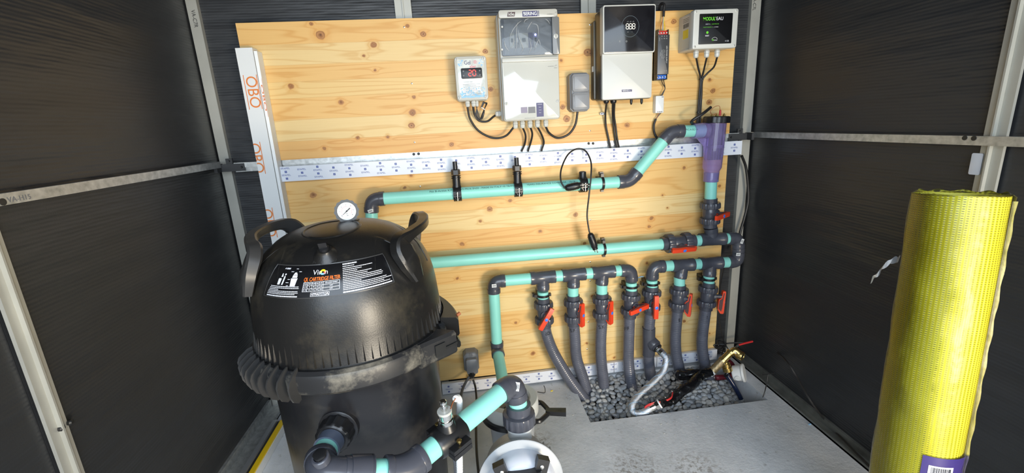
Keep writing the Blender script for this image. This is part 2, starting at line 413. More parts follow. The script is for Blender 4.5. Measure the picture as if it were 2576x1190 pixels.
M_wall = wall_material(); M_pine = pine_material(); M_conc = concrete_material()
M_galv = mat('galvanised_steel', (.50, .51, .50), .38, .75, var=.22, vscale=55, dirt=(.10, .11, .10), dscale=38, damt=.35)
M_post = mat('painted_steel_post', (.43, .42, .37), .42, .35, var=.06, vscale=12)
M_bolt = mat('dark_bolt_hole', (.012, .012, .012), .4)
M_brk = mat('black_coated_bracket', (.035, .035, .036), .5, .2)
M_teal = mat('teal_pvc', (.27, .68, .58), .36, var=.04, vscale=9)
M_grey = mat('dark_grey_pvc', (.060, .063, .078), .24, spec=.55, var=.12, vscale=15)
M_hose = mat('grey_flexible_pvc', (.095, .10, .125), .28, var=.12, vscale=22)
M_hosedirt = M_hose
M_orange = mat('orange_plastic', (.78, .060, .018), .36)
M_insert = mat('dark_grip_insert', (.10, .045, .04), .7, bump=.4, bscale=300)
M_blue = mat('blue_cap', (.05, .20, .72), .3)
M_black = mat('black_plastic', (.012, .012, .013), .32, spec=.5)
M_cable = mat('black_rubber_cable', (.018, .017, .017), .42)
M_cablegrey = mat('grey_cable', (.11, .11, .115), .5)
M_box = mat('light_grey_abs', (.50, .49, .44), .26, spec=.5)
M_boxgloss = mat('glossy_grey_door', (.55, .55, .50), .08, spec=.55, coat=.3)
M_boxw = mat('off_white_abs', (.56, .56, .52), .34)
M_white = mat('white_pvc', (.72, .73, .72), .38)
M_whiteprint = mat('white_trunking_film', (.70, .72, .77), .25)
M_ink = mat('blue_ink', (.02, .05, .27), .5)
M_inkblk = mat('black_ink', (.01, .01, .012), .5)
M_inkgrey = mat('grey_ink', (.16, .16, .17), .5)
M_inkorange = mat('orange_ink', (.72, .20, .035), .5)
M_sock = mat('grey_socket_plastic', (.20, .205, .215), .40)
M_sockcap = mat('grey_socket_flap', (.25, .255, .265), .34)
M_smoke = film_material('smoked_clear_cover', (.72, .74, .76), .05, .05)
M_film = film_material('clear_wrapping_film', (.95, .95, .94), .32, .5)
M_fold = mat('creased_film_highlight', (.62, .62, .60), .22, alpha=.35)
M_glassblk = mat('black_glass_panel', (.012, .012, .015), .09, spec=.5, var=.4, vscale=14)
M_dgrey = mat('dark_grey_housing', (.035, .033, .032), .4)
M_brownside = mat('bronze_grey_housing', (.10, .085, .06), .32, .3)
M_psu = mat('grey_metal_case', (.085, .087, .092), .38, .5)
M_red = mat('red_terminal', (.52, .03, .02), .4)
M_bluet = mat('blue_terminal', (.03, .13, .50), .4)
M_metal = mat('bright_screw_metal', (.62, .60, .56), .25, .95)
M_chrome = mat('chrome', (.78, .76, .72), .12, 1.0)
M_brass = mat('brass', (.62, .45, .16), .24, .95, var=.15, vscale=60)
M_brassd = mat('dirty_brass', (.36, .27, .14), .45, .6, var=.4, vscale=90, dirt=(.02, .02, .02), dscale=70, damt=.9)
M_tar = mat('black_glossy_sealant', (.006, .006, .007), .10, bump=1.0, bscale=70, spec=.7)
M_navy = mat('navy_print', (.035, .03, .12), .4)
M_screen = mat('display_red', (.3, 0, 0), .4, emit=(1.0, .05, .03), es=2.2)
M_screenw = mat('display_white', (.5, .5, .45), .4, emit=(1.0, .93, .75), es=.9)
M_led = mat('blue_led', (.2, .2, 1), .3, emit=(.22, .22, 1.0), es=22)
M_ring = mat('display_ring', (.12, .16, .18), .4)
M_green = mat('green_print', (.15, .62, .04), .4)
M_lightblue = mat('light_blue_print', (.22, .46, .72), .4)
M_pink = mat('red_print', (.70, .10, .14), .4)
M_yellow = mat('yellow_print', (.80, .62, .02), .4)
M_copper = mat('copper_wire', (.62, .22, .10), .3, .6)
M_redwire = mat('red_wire', (.55, .03, .03), .35)
M_cell = bpy.data.materials.new('violet_clear_cell'); M_cell.use_nodes = True
_p = M_cell.node_tree.nodes['Principled BSDF']; _p.inputs['Base Color'].default_value = (.58, .46, .86, 1); _p.inputs['Roughness'].default_value = .12
_p.inputs['Transmission Weight'].default_value = .75; _p.inputs['IOR'].default_value = 1.15; _p.inputs['Coat Weight'].default_value = .5
M_plate = mat('electrode_plates', (.18, .15, .26), .35, .6)
M_lid = mat('black_filter_shell', (.012, .0115, .011), .33, spec=.45, bump=.10, bscale=300, dirt=(.13, .105, .065), dscale=7, damt=.30)
M_band = mat('dusty_clamp_band', (.018, .018, .019), .42, spec=.4, dirt=(.30, .27, .21), dscale=10, damt=.75)
M_tank = mat('black_tank_shell', (.012, .012, .014), .30, spec=.45, dirt=(.09, .08, .065), dscale=9, damt=.35)
M_fin = mat('grip_fin_plastic', (.035, .034, .033), .36)
M_label = mat('black_label_vinyl', (.006, .006, .007), .22)
M_inkwhite = mat('white_ink', (.72, .72, .76), .4)
M_inkhot = mat('orange_label_ink', (.95, .18, .02), .4)
M_pump = mat('pump_grey_plastic', (.34, .35, .36), .36)
M_pumpl = mat('pump_light_ring', (.60, .60, .56), .32)
M_pumpw = mat('pump_white_shell', (.58, .60, .66), .24, coat=.2)
M_basket = mat('clear_pot_lid', (.10, .11, .11), .12, spec=.6, bump=.6, bscale=60)
M_braid = mat('braided_steel_hose', (.60, .63, .68), .24, .85, bump=1.0, bscale=420)
M_roll = mesh_roll_material()
M_rollend = mat('yellow_mesh_edge', (.74, .70, .10), .6, bump=.7, bscale=160)
M_card = mat('card_core', (.24, .20, .15), .8)
M_purple = mat('purple_paper_label', (.045, .03, .16), .35)
M_soil = mat('damp_soil', (.035, .03, .026), .9, bump=1, bscale=60)
M_peb = bpy.data.materials.new('grey_pebble'); M_peb.use_nodes = True
def _peb():
    N = M_peb.node_tree.nodes; L = M_peb.node_tree.links; p = N['Principled BSDF']; p.inputs['Roughness'].default_value = .55
    oi = N.new('ShaderNodeObjectInfo'); g = N.new('ShaderNodeNewGeometry'); ad = N.new('ShaderNodeMath'); ad.operation = 'ADD'; L.new(oi.outputs['Random'], ad.inputs[0]); L.new(g.outputs['Random Per Island'], ad.inputs[1])
    fr = N.new('ShaderNodeMath'); fr.operation = 'FRACT'; L.new(ad.outputs[0], fr.inputs[0])
    r = N.new('ShaderNodeValToRGB'); e = r.color_ramp.elements; e[0].color = (.24, .26, .28, 1); e[1].color = (.60, .58, .54, 1)
    for pos, c in ((.3, (.36, .37, .38, 1)), (.55, (.45, .45, .44, 1)), (.8, (.42, .40, .36, 1))): q = e.new(pos); q.color = c
    L.new(fr.outputs[0], r.inputs[0])
    n = N.new('ShaderNodeTexNoise'); n.inputs['Scale'].default_value = 120; L.new(g.outputs['Position'], n.inputs[0])
    x = N.new('ShaderNodeMix'); x.data_type = 'RGBA'; x.blend_type = 'OVERLAY'; x.inputs[0].default_value = .35; L.new(r.outputs[0], x.inputs[6]); L.new(n.outputs[0], x.inputs[7]); L.new(x.outputs[2], p.inputs['Base Color'])
_peb()
M_ruler = mat('yellow_straightedge', (.80, .52, .01), .35)
M_alu = mat('aluminium', (.60, .62, .64), .3, .8)
M_ground = mat('sunlit_paving', (.50, .46, .38), .8, var=.15, vscale=4)

# ================================================================== SETTING
PX0, PX1, PY0, PY1, PZ = 1.385, 2.185, -.345, -.02, -.17       # opening in the slab
XL, XR, YB, YF, ZC = -.050, 2.29, .075, -2.35, 2.05
b = B()
for x0, x1, y0, y1 in ((XL-.1, PX0, YF, .2), (PX1, XR+.1, YF, .2), (PX0, PX1, YF, PY0), (PX0, PX1, PY1, .2)):
    b.box(x0, x1, y0, y1, -.16, 0)
struct('floor', b, M_conc)
struct('gravel_bed', B().box(PX0-.02, PX1+.02, PY0-.02, PY1+.02, -.20, -.135), M_soil)
gr = B().box(-6, 8, -9, YF, -.1, -.02); struct('ground', gr, M_ground)
# fluted sheets between the posts and rails
wb = rig('wall_back', (1.1, YB, 0)); wl = rig('wall_left', (XL, -1, 0)); wr = rig('wall_right', (XR, -1, 0))
RZ = 1.133
for x0, x1 in ((XL-.02, .75), (.75, 1.503), (1.503, XR+.02)):
    for z0, z1 in ((-.02, RZ), (RZ, ZC)):
        obj('sheet', B().box(x0+.001, x1-.001, YB, YB+.01, z0+.001, z1-.001), M_wall, wb)
for y0, y1 in ((-.925, YB), (-1.85, -.925), (YF, -1.85)):
    for z0, z1 in ((-.02, RZ), (RZ, ZC)):
        obj('sheet', B().box(XL-.01, XL, y0+.001, y1-.001, z0+.001, z1-.001), M_wall, wl)
        obj('sheet', B().box(XR, XR+.01, y0+.001, y1-.001, z0+.001, z1-.001), M_wall, wr)
struct('ceiling', B().box(XL-.02, XR+.02, YF, YB+.02, ZC, ZC+.02), M_wall)

def post_profile(b, P, along, out, w, z0, z1, lip=.004, ridge=.012):
    """a vertical pressed-steel post: two flanges with a proud seam between"""
    P = V(P); a = V(along); o = V(out)
    b.obox(P+V((0,0,(z0+z1)/2))-a*(w/4+.001), a, o, (0,0,1), w/4, lip, (z1-z0)/2)
    b.obox(P+V((0,0,(z0+z1)/2))+a*(w/4+.001), a, o, (0,0,1), w/4, lip, (z1-z0)/2)
    b.obox(P+V((0,0,(z0+z1)/2))+o*ridge*.5, a, o, (0,0,1), .0022, ridge*.7, (z1-z0)/2)
    return b
# corner posts on the back wall
struct('trim_1', B().box(-.045, -.007, .055, YB, 0, ZC), M_post)
struct('trim_2', B().box(2.238, 2.281, .055, YB, 0, ZC), M_post)
# middle posts of the back wall
for i, x in enumerate((.755, 1.512)):
    o = struct('trim_%d' % (3+i), post_profile(B(), (x, .062, 0), (1,0,0), (0,-1,0), .062, 0, ZC), M_post)
# side posts
t5 = struct('trim_5', post_profile(B(), (XL+.010, at(208,1190,x=-.02).y, 0), (0,1,0), (1,0,0), .043, 0, ZC), M_post)
t6 = struct('trim_6', post_profile(B(), (XR-.010, at(2503,250,x=2.255).y, 0), (0,1,0), (-1,0,0), .047, 0, ZC), M_post)
for px, py in ((158,1077), (180,1062)):
    c = at(px, py, x=XL+.02); obj('bolt', B().lathe((XL+.012, c.y, c.z), (1,0,0), [(0,.007),(.008,.007),(.011,.004)], 12), M_bolt, t5)
c = at(2451, 413, x=XR-.02); obj('sticker', B().rpanel(-.013, .013, -.028, .028, 0, .001, .004, .0003, lambda a, q, d: V((XR-.0155-q, c.y+a, c.z+d))), M_whiteprint, t6)
# printed marks on corner posts
def postmark(parent, s, px, py, y, size, ang, mt=M_inkblk):
    c = at(px, py, y=y); b = B(); text(b, s, (0,0), size, lambda u, v: V((c.x+u, y, c.z+v)), wide=.9, ang=ang); obj('printed_mark', b, mt, parent)
postmark(bpy.data.objects['trim_1'], 'VA-C7R', 489, 47, .0543, .020, radians(-90))
postmark(bpy.data.objects['trim_2'], 'VA-C7L', 1898, 8, .0543, .020, radians(-90))
# rails: back, left, right
t7 = struct('trim_7', B().box(.03, 2.19, .012, .05, 1.100, 1.1365).box(.03, 2.19, .006, .012, 1.117, 1.1365), M_galv)
for px, py in ((1041,388), (1053,387), (1481,361), (1492,361)):
    c = at(px, py, y=.005); obj('bolt', B().lathe((c.x, .006, c.z), (0,-1,0), [(0,.0055),(.004,.0055),(.006,.003)], 12), M_bolt, t7)
t8 = struct('trim_8', B().box(XL+.018, XL+.034, -2.2, .0, 1.1215, 1.146), M_galv)
t9 = struct('trim_9', B().box(XR-.034, XR-.018, -2.2, .0, 1.113, 1.1365), M_galv)
for px, py in ((7,508),):
    c = at(px, py, x=XL+.034); obj('bolt_hole', B().lathe((XL+.033, c.y, c.z), (1,0,0), [(0,.0075),(.002,.0075)], 14), M_bolt, t8)
for px, py in ((2427,347), (2450,348)):
    c = at(px, py, x=XR-.034); obj('bolt_hole', B().lathe((XR-.033, c.y, c.z), (-1,0,0), [(0,.0062),(.002,.0062)], 14), M_bolt, t9)
c = at(50, 499, x=XL+.0345); b = B(); text(b, 'VA-H15', (0,0), .016, lambda u, v: V((XL+.0345, c.y+u, c.z+v)), wide=1.0); obj('printed_mark', b, M_inkgrey, t8)
# black corner brackets
for i, (sx, x0) in enumerate(((1, -.03), (-1, 2.24))):
    b = B().box(min(x0, x0+sx*.10), max(x0, x0+sx*.10), .004, .018, 1.104, 1.134)
    b.box(min(x0, x0+sx*.012), max(x0, x0+sx*.012), -.03, .018, 1.104, 1.136)
    b.box(min(x0+sx*.03, x0+sx*.055), max(x0+sx*.03, x0+sx*.055), .010, .018, 1.134, 1.155)
    t = struct('trim_%d' % (10+i), b, M_brk)
    obj('bolt', B().lathe((x0+sx*.043, .010, 1.145), (0,-1,0), [(0,.004),(.004,.003)], 10), M_bolt, t)
    obj('bolt', B().lathe((x0+sx*.088, .004, 1.119), (0,-1,0), [(0,.005),(.004,.003)], 10), M_bolt, t)
# floor channels along the side walls
b = B().box(XL, .024, -2.3, .04, 0, .006).box(XL, XL+.012, -2.3, .04, 0, .04).box(.018, .024, -2.3, .04, 0, .018)
struct('baseboard_left', b, M_galv)
b = B().box(2.245, XR, -2.3, .04, 0, .008).box(XR-.01, XR, -2.3, .04, 0, .035).box(2.245, 2.251, -2.3, .04, 0, .016)
struct('baseboard_right', b, mat('weathered_floor_channel', (.16, .165, .15), .5, .4, var=.3, vscale=20))

# ================================================================== PINE BOARDS
TL = (.76, .535, .225, 1); TM = (.755, .480, .180, 1); TD = (.72, .425, .150, 1); TP = (.765, .570, .270, 1)
def pine(label, x0, x1, z0, z1, cuts, tones, screws):
    t = thing('pine_board', label, 'board', ((x0+x1)/2, .018, z0))
    zs = [z0]+cuts+[z1]
    for i in range(len(zs)-1):
        a, c = zs[i], zs[i+1]; e = .00003
        jx = random.uniform(.35, .7)
        bb = B()
        L = []
        for y, ins in ((.018, 0), (.0003, 0), (0, .00018)):
            L.append([(x0, y, a+e+ins), (x1, y, a+e+ins), (x1, y, c-e-ins), (x0, y, c-e-ins)])
        bb.skin(L)
        o = obj('plank', bb, M_pine, t, color=tones[i]); o.color = tones[i]
    for px, py in screws:
        c = at(px, py, y=0); obj('screw', B().lathe((c.x, .002, c.z), (0,-1,0), [(0,.0035),(.0025,.0035),(.0032,.002)], 10), M_metal, t)
    return t
def zcuts(px, ys): return sorted(at(px, y, y=0).z for y in ys)
up_z0, up_z1 = 1.1365, 1.6480
cu = [up_z1-(up_z1-up_z0)*k for k in (.86, .70, .54, .42, .30, .155)]
pine('knotty pine board high on the back wall carrying the control boxes', .1405, 2.139, up_z0, up_z1, cu,
     [TD, TP, TM, TL, TM, TP, TM], [(1017,68),(1036,210),(1043,358),(1484,62),(1484,329)])
cl = zcuts(1600, (498, 546, 590, 640, 672, 712, 752, 800, 846))
pine('knotty pine board low on the back wall behind the pipes and valves', .1405, 2.139, .062, 1.075, cl,
     [TL, TP, TM, TP, TL, TM, TP, TD, TP, TM], [(1057,469),(1485,553),(1485,659),(1485,706),(1480,809),(1477,878)])

# ================================================================== TRUNKING
def efapel_print(b1, b2, x0, x1, z0, z1, M, px=.0335*1.85, flip=0):
    n = int((x1-x0)/px); rows = .0135
    for i in range(n):
        x = x0+px*(i+.5)
        for k in range(int((z1-z0)/rows)+1):
            z = z0 + rows*(k + (.35 if i % 2 else .85))
            if z > z1-.005 or z < z0+.005: continue
            if (k+(i//2)) % 2: text(b1, 'EFAPEL', (x, z), .0095, M, wide=1.15, ang=flip)
            else:
                s = .0042
                for u0, u1, v0, v1 in ((-s,-s*.35,-s,s), (s*.35,s,-s,s), (-s*.35,s*.35,-s,-s*.5), (-s*.35,s*.35,s*.5,s), (-s*.35,s*.35,-s*.2,s*.2)):
                    strip(b2, x+u0, x+u1, z+v0, z+v1, M)
def trunking(name, label, x0, x1, z0a, z0b, h, ya, yb, seams=(), flip=0):
    t = thing(name, label, 'cable trunking', ((x0+x1)/2, ya, z0a))
    def zz(x): return z0a+(z0b-z0a)*(x-x0)/(x1-x0)
    bb = B(); P = lambda x, y, v: V((x, y, zz(x)+v))
    bb.skin([[P(x, yb, .004), P(x, yb, h-.004), P(x, ya, h-.004), P(x, ya, .004)] for x in (x0+.001, x1-.001)])
    obj('channel', bb, M_white, t)
    cv = B(); cv.skin([[P(x, yb-.002, 0), P(x, yb-.002, h), P(x, yb+.010, h), P(x, yb+.010, h-.002), P(x, yb, h-.002), P(x, yb, .002), P(x, yb+.010, .002), P(x, yb+.010, 0)] for x in (x0, x1)])
    lid = obj('cover', cv, M_whiteprint, t)
    M = lambda u, v: P(u, yb-.0024, v)
    b1, b2 = B(), B(); efapel_print(b1, b2, x0, x1, 0, h, M, flip=flip)
    b1.v += []; obj('lettering', b1, M_ink, lid, kind='stuff'); obj('logo_print', b2, M_ink, lid, kind='stuff')
    for s in seams: obj('joint', B().box(s-.0012, s+.0012, yb-.0028, yb-.001, zz(s), zz(s)+h), M_inkgrey, t)
    return t
trunking('cable_trunking', 'long white printed cable trunking running below the steel rail', .202, 2.190, 1.0525, 1.0425, .060, -.0015, -.020, (2.003,))
trunking('cable_trunking', 'white printed cable trunking along the floor under the pine board', .76, 2.137, .004, .0235, .0545, -.0015, -.024, (1.60, 1.82), pi)
# upright box section on the left edge of the boards
t = thing('box_section', 'upright white trunking section printed OBO at the left edge of the boards', 'cable trunking', (.16, -.02, 0))
P = lambda a, y, z: V((.136+a + .006*(z/1.55), y, z))
obj('channel', B().skin([[P(0, -.001, z), P(0, -.047, z), P(.060, -.047, z), P(.060, -.001, z)] for z in (0, 1.5535)]), M_white, t)
obj('cover_edge', B().skin([[P(.062, -.001, z), P(.062, -.044, z), P(.072, -.040, z), P(.074, -.001, z)] for z in (0, 1.542)]), M_white, t)
for z, uc in ((at(637,232,y=-.047).z, .034), (at(648,398,y=-.047).z, .002), (at(690,560,y=-.047).z, .002)):
    b = B(); M = lambda u, v: P(max(u, .0004), -.0476, v)
    text(b, 'OBO', (uc, z), .056, M, ang=radians(-90), bold=False, wide=.95)
    strip(b, uc+.022, uc+.0245, z-.062, z+.062, M)
    if uc > .01: strip(b, uc-.0245, uc-.022, z-.062, z+.062, M)
    obj('lettering', b, M_inkorange, t)
for z in (1.375, .70):
    b = B(); M = lambda u, v: V((.136+.0715+.006*v/1.55, -.041+u, v)) if False else P(.063+u*.25, -.0446+u*.02, v)
    text(b, 'OBO', (.020, z), .045, M, ang=radians(-90)); strip(b, .036, .039, z-.07, z+.07, M); obj('lettering', b, M_inkorange, t)

# ================================================================== PIPEWORK
YP = -.070                      # centre line of the wall pipework
R_P, R_F = .0250, .0300         # pipe and fitting radii
def WP(px, py, y=YP): return at(px, py, y=y)
def pipe(b, p, q, r=R_P): return b.lathe(p, V(q)-V(p), [(0, r), ((V(q)-V(p)).length, r)], 28)
def collar(b, p, q, r=R_F):
    L = (V(q)-V(p)).length
    return b.lathe(p, V(q)-V(p), [(0, r*.93), (0, r*.99), (.0015, r), (L-.0015, r), (L, r*.99), (L, r*.93)], 28)
def elbow_mesh(c, d1, d2, leg, sock, r=R_F):
    """bend at corner c with open ends along d1 and d2"""
    c = V(c); d1 = V(d1).normalized(); d2 = V(d2).normalized(); b = B()
    e1, e2 = c+d1*leg, c+d2*leg; s1, s2 = c+d1*(leg-sock), c+d2*(leg-sock)
    A = arc(s1, c, s2, 12)
    # round the quadratic a little towards the corner
    b.tube([s1+d1*.0005]+A+[s2+d2*.0005], r*.95, 26)
    collar(b, e1, s1, r); collar(b, e2, s2, r)
    return b
def tee_mesh(c, d, dn, half, drop, r=R_F):
    c = V(c); d = V(d).normalized(); dn = V(dn).normalized(); b = B()
    L = 2*half
    b.lathe(c-d*half, d, [(0, r*.93), (0, r), (.02, r), (.022, r*.96), (L-.022, r*.96), (L-.02, r), (L, r), (L, r*.93)], 28)
    b.lathe(c+dn*.008, dn, [(0, r*.90), (r*.75, r*.96), (drop-.022-.008, r*.96), (drop-.020-.008, r), (drop-.008, r), (drop-.008, r*.9)], 28)
    b.sphere(c, r*.97, 20, 12)
    return b
def barcode(b, px, py, y, w=.016, h=.010, ang=0.2): pass

def valve(label, top, bot, hc, hdir, hose_end=False, hl=.056, nut=.044):
    """union ball valve from top to bot with its orange handle centred at hc"""
    top, bot = V(top), V(bot); ax = (bot-top); Ln = ax.length; ax.normalize(); mid = (top+bot)/2
    t = thing('ball_valve', label, 'valve', mid, 'orange handled union ball valves')
    obj('valve_body', B().lathe(top+ax*Ln*.28, ax, [(0,.030),(.004,.0325),(Ln*.44-.004,.0325),(Ln*.44,.030)], 28), M_grey, t)
    for f in (.14, .66):
        obj('union_nut', B().lathe(top+ax*Ln*f, ax, [(0, nut*.80), (0, nut*.93), (.002, nut*.97), (.006, nut), (Ln*.19-.003, nut), (Ln*.19, nut*.95), (Ln*.19, nut*.7)], 64, teeth=(.0022, nut*.96)), M_grey, t, sharp=25)
    obj('end_collar', B().lathe(top, ax, [(0,.027),(0,R_F),(Ln*.16,R_F)], 28), M_grey, t)
    obj('end_collar', B().lathe(bot, -ax, [(0,.027),(0,R_F+.001),(Ln*.17,R_F+.001)], 28), M_grey, t)
    hc = V(hc); n = hc-mid; n = (n-ax*n.dot(ax)).normalized(); vis = mid+ax*(hc-mid).dot(ax)
    a = V(hdir).normalized(); a = (a-n*a.dot(n)).normalized(); s = a.cross(n)
    F = lambda u, q, c: hc + a*u + s*q + n*c
    # stem
    obj('valve_stem', B().lathe(mid+n*.024, n, [(0,.019),(.012,.019),(.012,.010),(max((hc-mid).dot(n)-.024-.012, .014),.010)], 18), M_grey, t)
    h = B()
    out = [(-hl, -.002), (-hl*.9, 0), (hl*.9, 0), (hl, -.002), (hl, -.013), (hl*.42, -.017), (hl*.26, -.029), (-hl*.62, -.029), (-hl, -.015)]
    w0 = .0135
    def wid(u): return w0*(.70+.30*max(0, 1-abs(u)/hl))
    h.skin([[F(u, k*wid(u), c) for u, c in out] for k in (-1, 1)])
    ho = obj('handle', h, M_orange, t, label='orange handle')
    g = B()
    ins = [(-hl*.80, -.013), (-hl*.5, -.010), (hl*.15, -.010), (hl*.85, -.005), (hl*.85, -.010), (hl*.36, -.014), (hl*.20, -.026), (-hl*.55, -.026)]
    for k in (-1, 1):
        g.skin([[F(u, k*(wid(u)+e), c) for u, c in ins] for e in (-.001, .0006)])
    obj('grip_insert', g, M_insert, ho, label='dark recessed side of the handle')
    obj('cap', B().lathe(hc+n*.0002, n, [(0,.0075),(.0012,.0075),(.0018,.006)], 20), M_blue, ho, label='round blue cap')
    return t

# ---- upper return line
t = thing('return_pipe', 'upper turquoise pipe run with grey elbows feeding the violet chlorinator cell', 'pipe', WP(1250, 480))
cA, cB, cC = WP(934, 502), WP(1584, 456), WP(1688, 331)
cell_x = WP(1795, 326).x; zc_ = WP(1795, 327).z
endC = V((cell_x-.055, YP, zc_))
xd = (cB-cA).normalized(); dg_ = (cC-cB).normalized(); hd = (endC-cC).normalized()
pipe_b = pipe(B(), cA+xd*.045, cB-xd*.03); obj('pipe', pipe_b, M_teal, t)
obj('pipe', pipe(B(), cB+dg_*.03, cC-dg_*.03), M_teal, t)
obj('pipe', pipe(B(), cC+hd*.03, endC+hd*.01), M_teal, t)
dn0 = (WP(935,556)-cA).normalized()
obj('elbow', elbow_mesh(cA, xd, dn0, .052, .020), M_grey, t)
obj('elbow', elbow_mesh(cB, -xd, dg_, .052, .026), M_grey, t)
obj('elbow', elbow_mesh(cC, -dg_, hd, .052, .026), M_grey, t)
low = WP(935, 553); obj('pipe', pipe(B(), cA+dn0*.045, low+dn0*.01), M_teal, t)
obj('union_nut', B().lathe(low+dn0*.006, dn0, [(0,.030),(0,.041),(.003,.043),(.030,.043),(.030,.03)], 64, teeth=(.002,.042)), M_grey, t, sharp=25)
obj('pipe', pipe(B(), low+dn0*.03, V((low.x+.0, YP, .44))), M_teal, t)
rq = V((low.x, YP, .40)); obj('elbow', elbow_mesh(rq, (0,0,1), (0,-1,0), .052, .020), M_grey, t); obj('pipe', pipe(B(), rq+V((0,-.04,0)), V((low.x, -.545, .40))), M_teal, t)
# print along the pipe
def along(p, d, r, up=V((0,0,1)), out=V((0,-1,0))):
    def M(u, v):   # u along the pipe, v = arc length upwards from the front
        a = v/r; return V(p)+V(d)*u + (out*cos(a)+up*sin(a))*(r+.0003)
    return M
b = B(); M = along(cA, xd, R_P)
def pxu(px): return (WP(px, 480)-cA).dot(xd)
text(b, 'Fitt B-Active KIT', (pxu(1110), .019), .0125, M, wide=1.1)
text(b, 'SO PN16 SN32 - MADE IN ITALY-10 YEARS', (pxu(1226), .020), .0115, M, wide=1.05)
text(b, 'YEARS INSURANCE COVERAGE - 10-16', (pxu(1385), .020), .0115, M, wide=1.05)
M3 = along(cC, hd, R_P); text(b, '250-PVC-A-ISO 16', (WP(1728,329).x-cC.x, .006), .011, M3, wide=.85)
obj('lettering', b, M_inkblk, t)
M2 = lambda u, v: cA+dn0*(.030-v)+V((u,0,0)); 
def sticker(parent, c, w, h, ang, off=V((0,-1,0)), right=V((1,0,0)), mt=M_white):
    c = V(c); off = V(off).normalized(); right = V(right); right = (right-off*right.dot(off)).normalized(); up = right.cross(off)*-1
    if up.z < 0: up = -up
    ca, sa = cos(ang), sin(ang)
    M = lambda u, v: c + right*(u*ca-v*sa) + up*(u*sa+v*ca)
    M1 = lambda u, v: M(u, v)+off*.0012
    b = B(); b.skin([[M(u, v)+off*e for u, v in ((-w/2,-h/2),(w/2,-h/2),(w/2,h/2),(-w/2,h/2))] for e in (0, .0009)])
    so_ = obj('sticker', b, mt, parent, label='small white barcode sticker')
    g = B(); x = -w*.36; rr = random.Random(3)
    while x < w*.36:
        k = rr.choice((.0006, .0010)); strip(g, x, x+k, -h*.28, h*.28, M1); x += k+rr.choice((.0006,.0012))
    obj('barcode', g, M_inkblk, so_)
sticker(t, at(932, 531, y=YP-.0305), .020, .013, .25)

# ---- middle line: pipe, valve, tee, loop
t = thing('supply_pipe', 'long middle turquoise pipe running from behind the filter to the valves', 'pipe', WP(1400, 636))
mL, mR = WP(985, 669.3), WP(1672, 613.5); md = (mR-mL).normalized()
obj('pipe', pipe(B(), mL, mR), M_teal, t)
obj('elbow', elbow_mesh(mL-md*.012, md, (0,-1,0), .046, .020), M_grey, t); obj('pipe', pipe(B(), mL-md*.012+V((0,-.04,0)), V((mL.x-.012, -.56, mL.z))), M_teal, t)
vB = valve('horizontal ball valve on the middle pipe, orange handle lying level below it', WP(1664,614), WP(1746,606), at(1723,631,y=YP-.052), (1,0,.02))
t = thing('loop_pipework', 'grey and turquoise pipe loop with tees at the right edge of the board', 'pipe', WP(1856, 630))
T0 = WP(1791,602); e1 = WP(1856,598.5); e2 = WP(1856,658); T7 = WP(1787,662); T6 = WP(1717,667); e5 = WP(1641,671.5)
obj('pipe', pipe(B(), WP(1744,606.3), WP(1764,604.5)), M_teal, t); obj('pipe', pipe(B(), WP(1818,600.5), WP(1842,599.3)), M_teal, t)
upv = (WP(1786,560)-T0).normalized()
obj('tee', tee_mesh(T0, e1-T0, upv, abs(WP(1822,600).x-T0.x), .055), M_grey, t)
hx = (e1-T0).normalized(); vd = (e2-e1).normalized(); h2 = (e2-T7).normalized(); h3 = (T6-e5).normalized()
obj('elbow', elbow_mesh(e1, -hx, vd, .050, .022), M_grey, t)
obj('elbow', elbow_mesh(e2, -vd, -h2, .050, .022), M_grey, t)
obj('coupling', collar(B(), e1+vd*.045, e2-vd*.045, R_F), M_grey, t)
sticker(t, at(1867,607,y=YP-.0305), .013, .022, -.35); sticker(t, at(1857,640,y=YP-.0305), .020, .014, -.1)
d7 = (WP(1783,700)-T7).normalized(); d6 = (WP(1709,705)-T6).normalized(); d5 = (WP(1640,712)-e5).normalized()
hw = .060
obj('tee', tee_mesh(T7, h2, d7, abs(WP(1814,660).x-T7.x), .060), M_grey, t)
obj('tee', tee_mesh(T6, h2, d6, abs(WP(1744,665).x-T6.x), .060), M_grey, t)
obj('elbow', elbow_mesh(e5, h3, d5, .055, .020), M_grey, t)
for a, c in ((1810,1840), (1740,1764), (1668,1694)):
    z1 = np.interp(a, (1641,1856), (671.5,658)); z2 = np.interp(c, (1641,1856), (671.5,658)); obj('pipe', pipe(B(), WP(a, z1), WP(c, z2)), M_teal, t)
# ---- left manifold
t = thing('suction_manifold', 'grey pipe manifold with turquoise spacers and three tees above the left valves', 'pipe', WP(1430, 693))
c0 = WP(1241,708.5); c4 = WP(1588,678.5); mh = (c4-c0).normalized()
def mz(px): return np.interp(px, (1241,1588), (708.5,678.5))
d0 = (WP(1248,840)-c0).normalized(); d4 = (WP(1588,720)-c4).normalized()
obj('elbow', elbow_mesh(c0, mh, d0, .052, .020), M_grey, t); obj('elbow', elbow_mesh(c4, -mh, d4, .052, .022), M_grey, t)
sticker(t, at(1243,719,y=YP-.0305), .020, .015, 0)
for a, c in ((1265,1338), (1394,1416), (1471,1494), (1546,1567)): obj('pipe', pipe(B(), WP(a, mz(a)), WP(c, mz(c))), M_teal, t)
for px, hl_ in ((1365.5,31), (1443,29), (1520,28)):
    c = WP(px, mz(px)); bpx = {1365.5:(1365.5,742), 1443:(1441.5,733), 1520:(1514,727)}[px]
    obj('tee', tee_mesh(c if px != 1520 else WP(1517, mz(1517)), mh, WP(*bpx)-c, abs(WP(px+hl_, mz(px)).x-c.x), .056), M_grey, t)
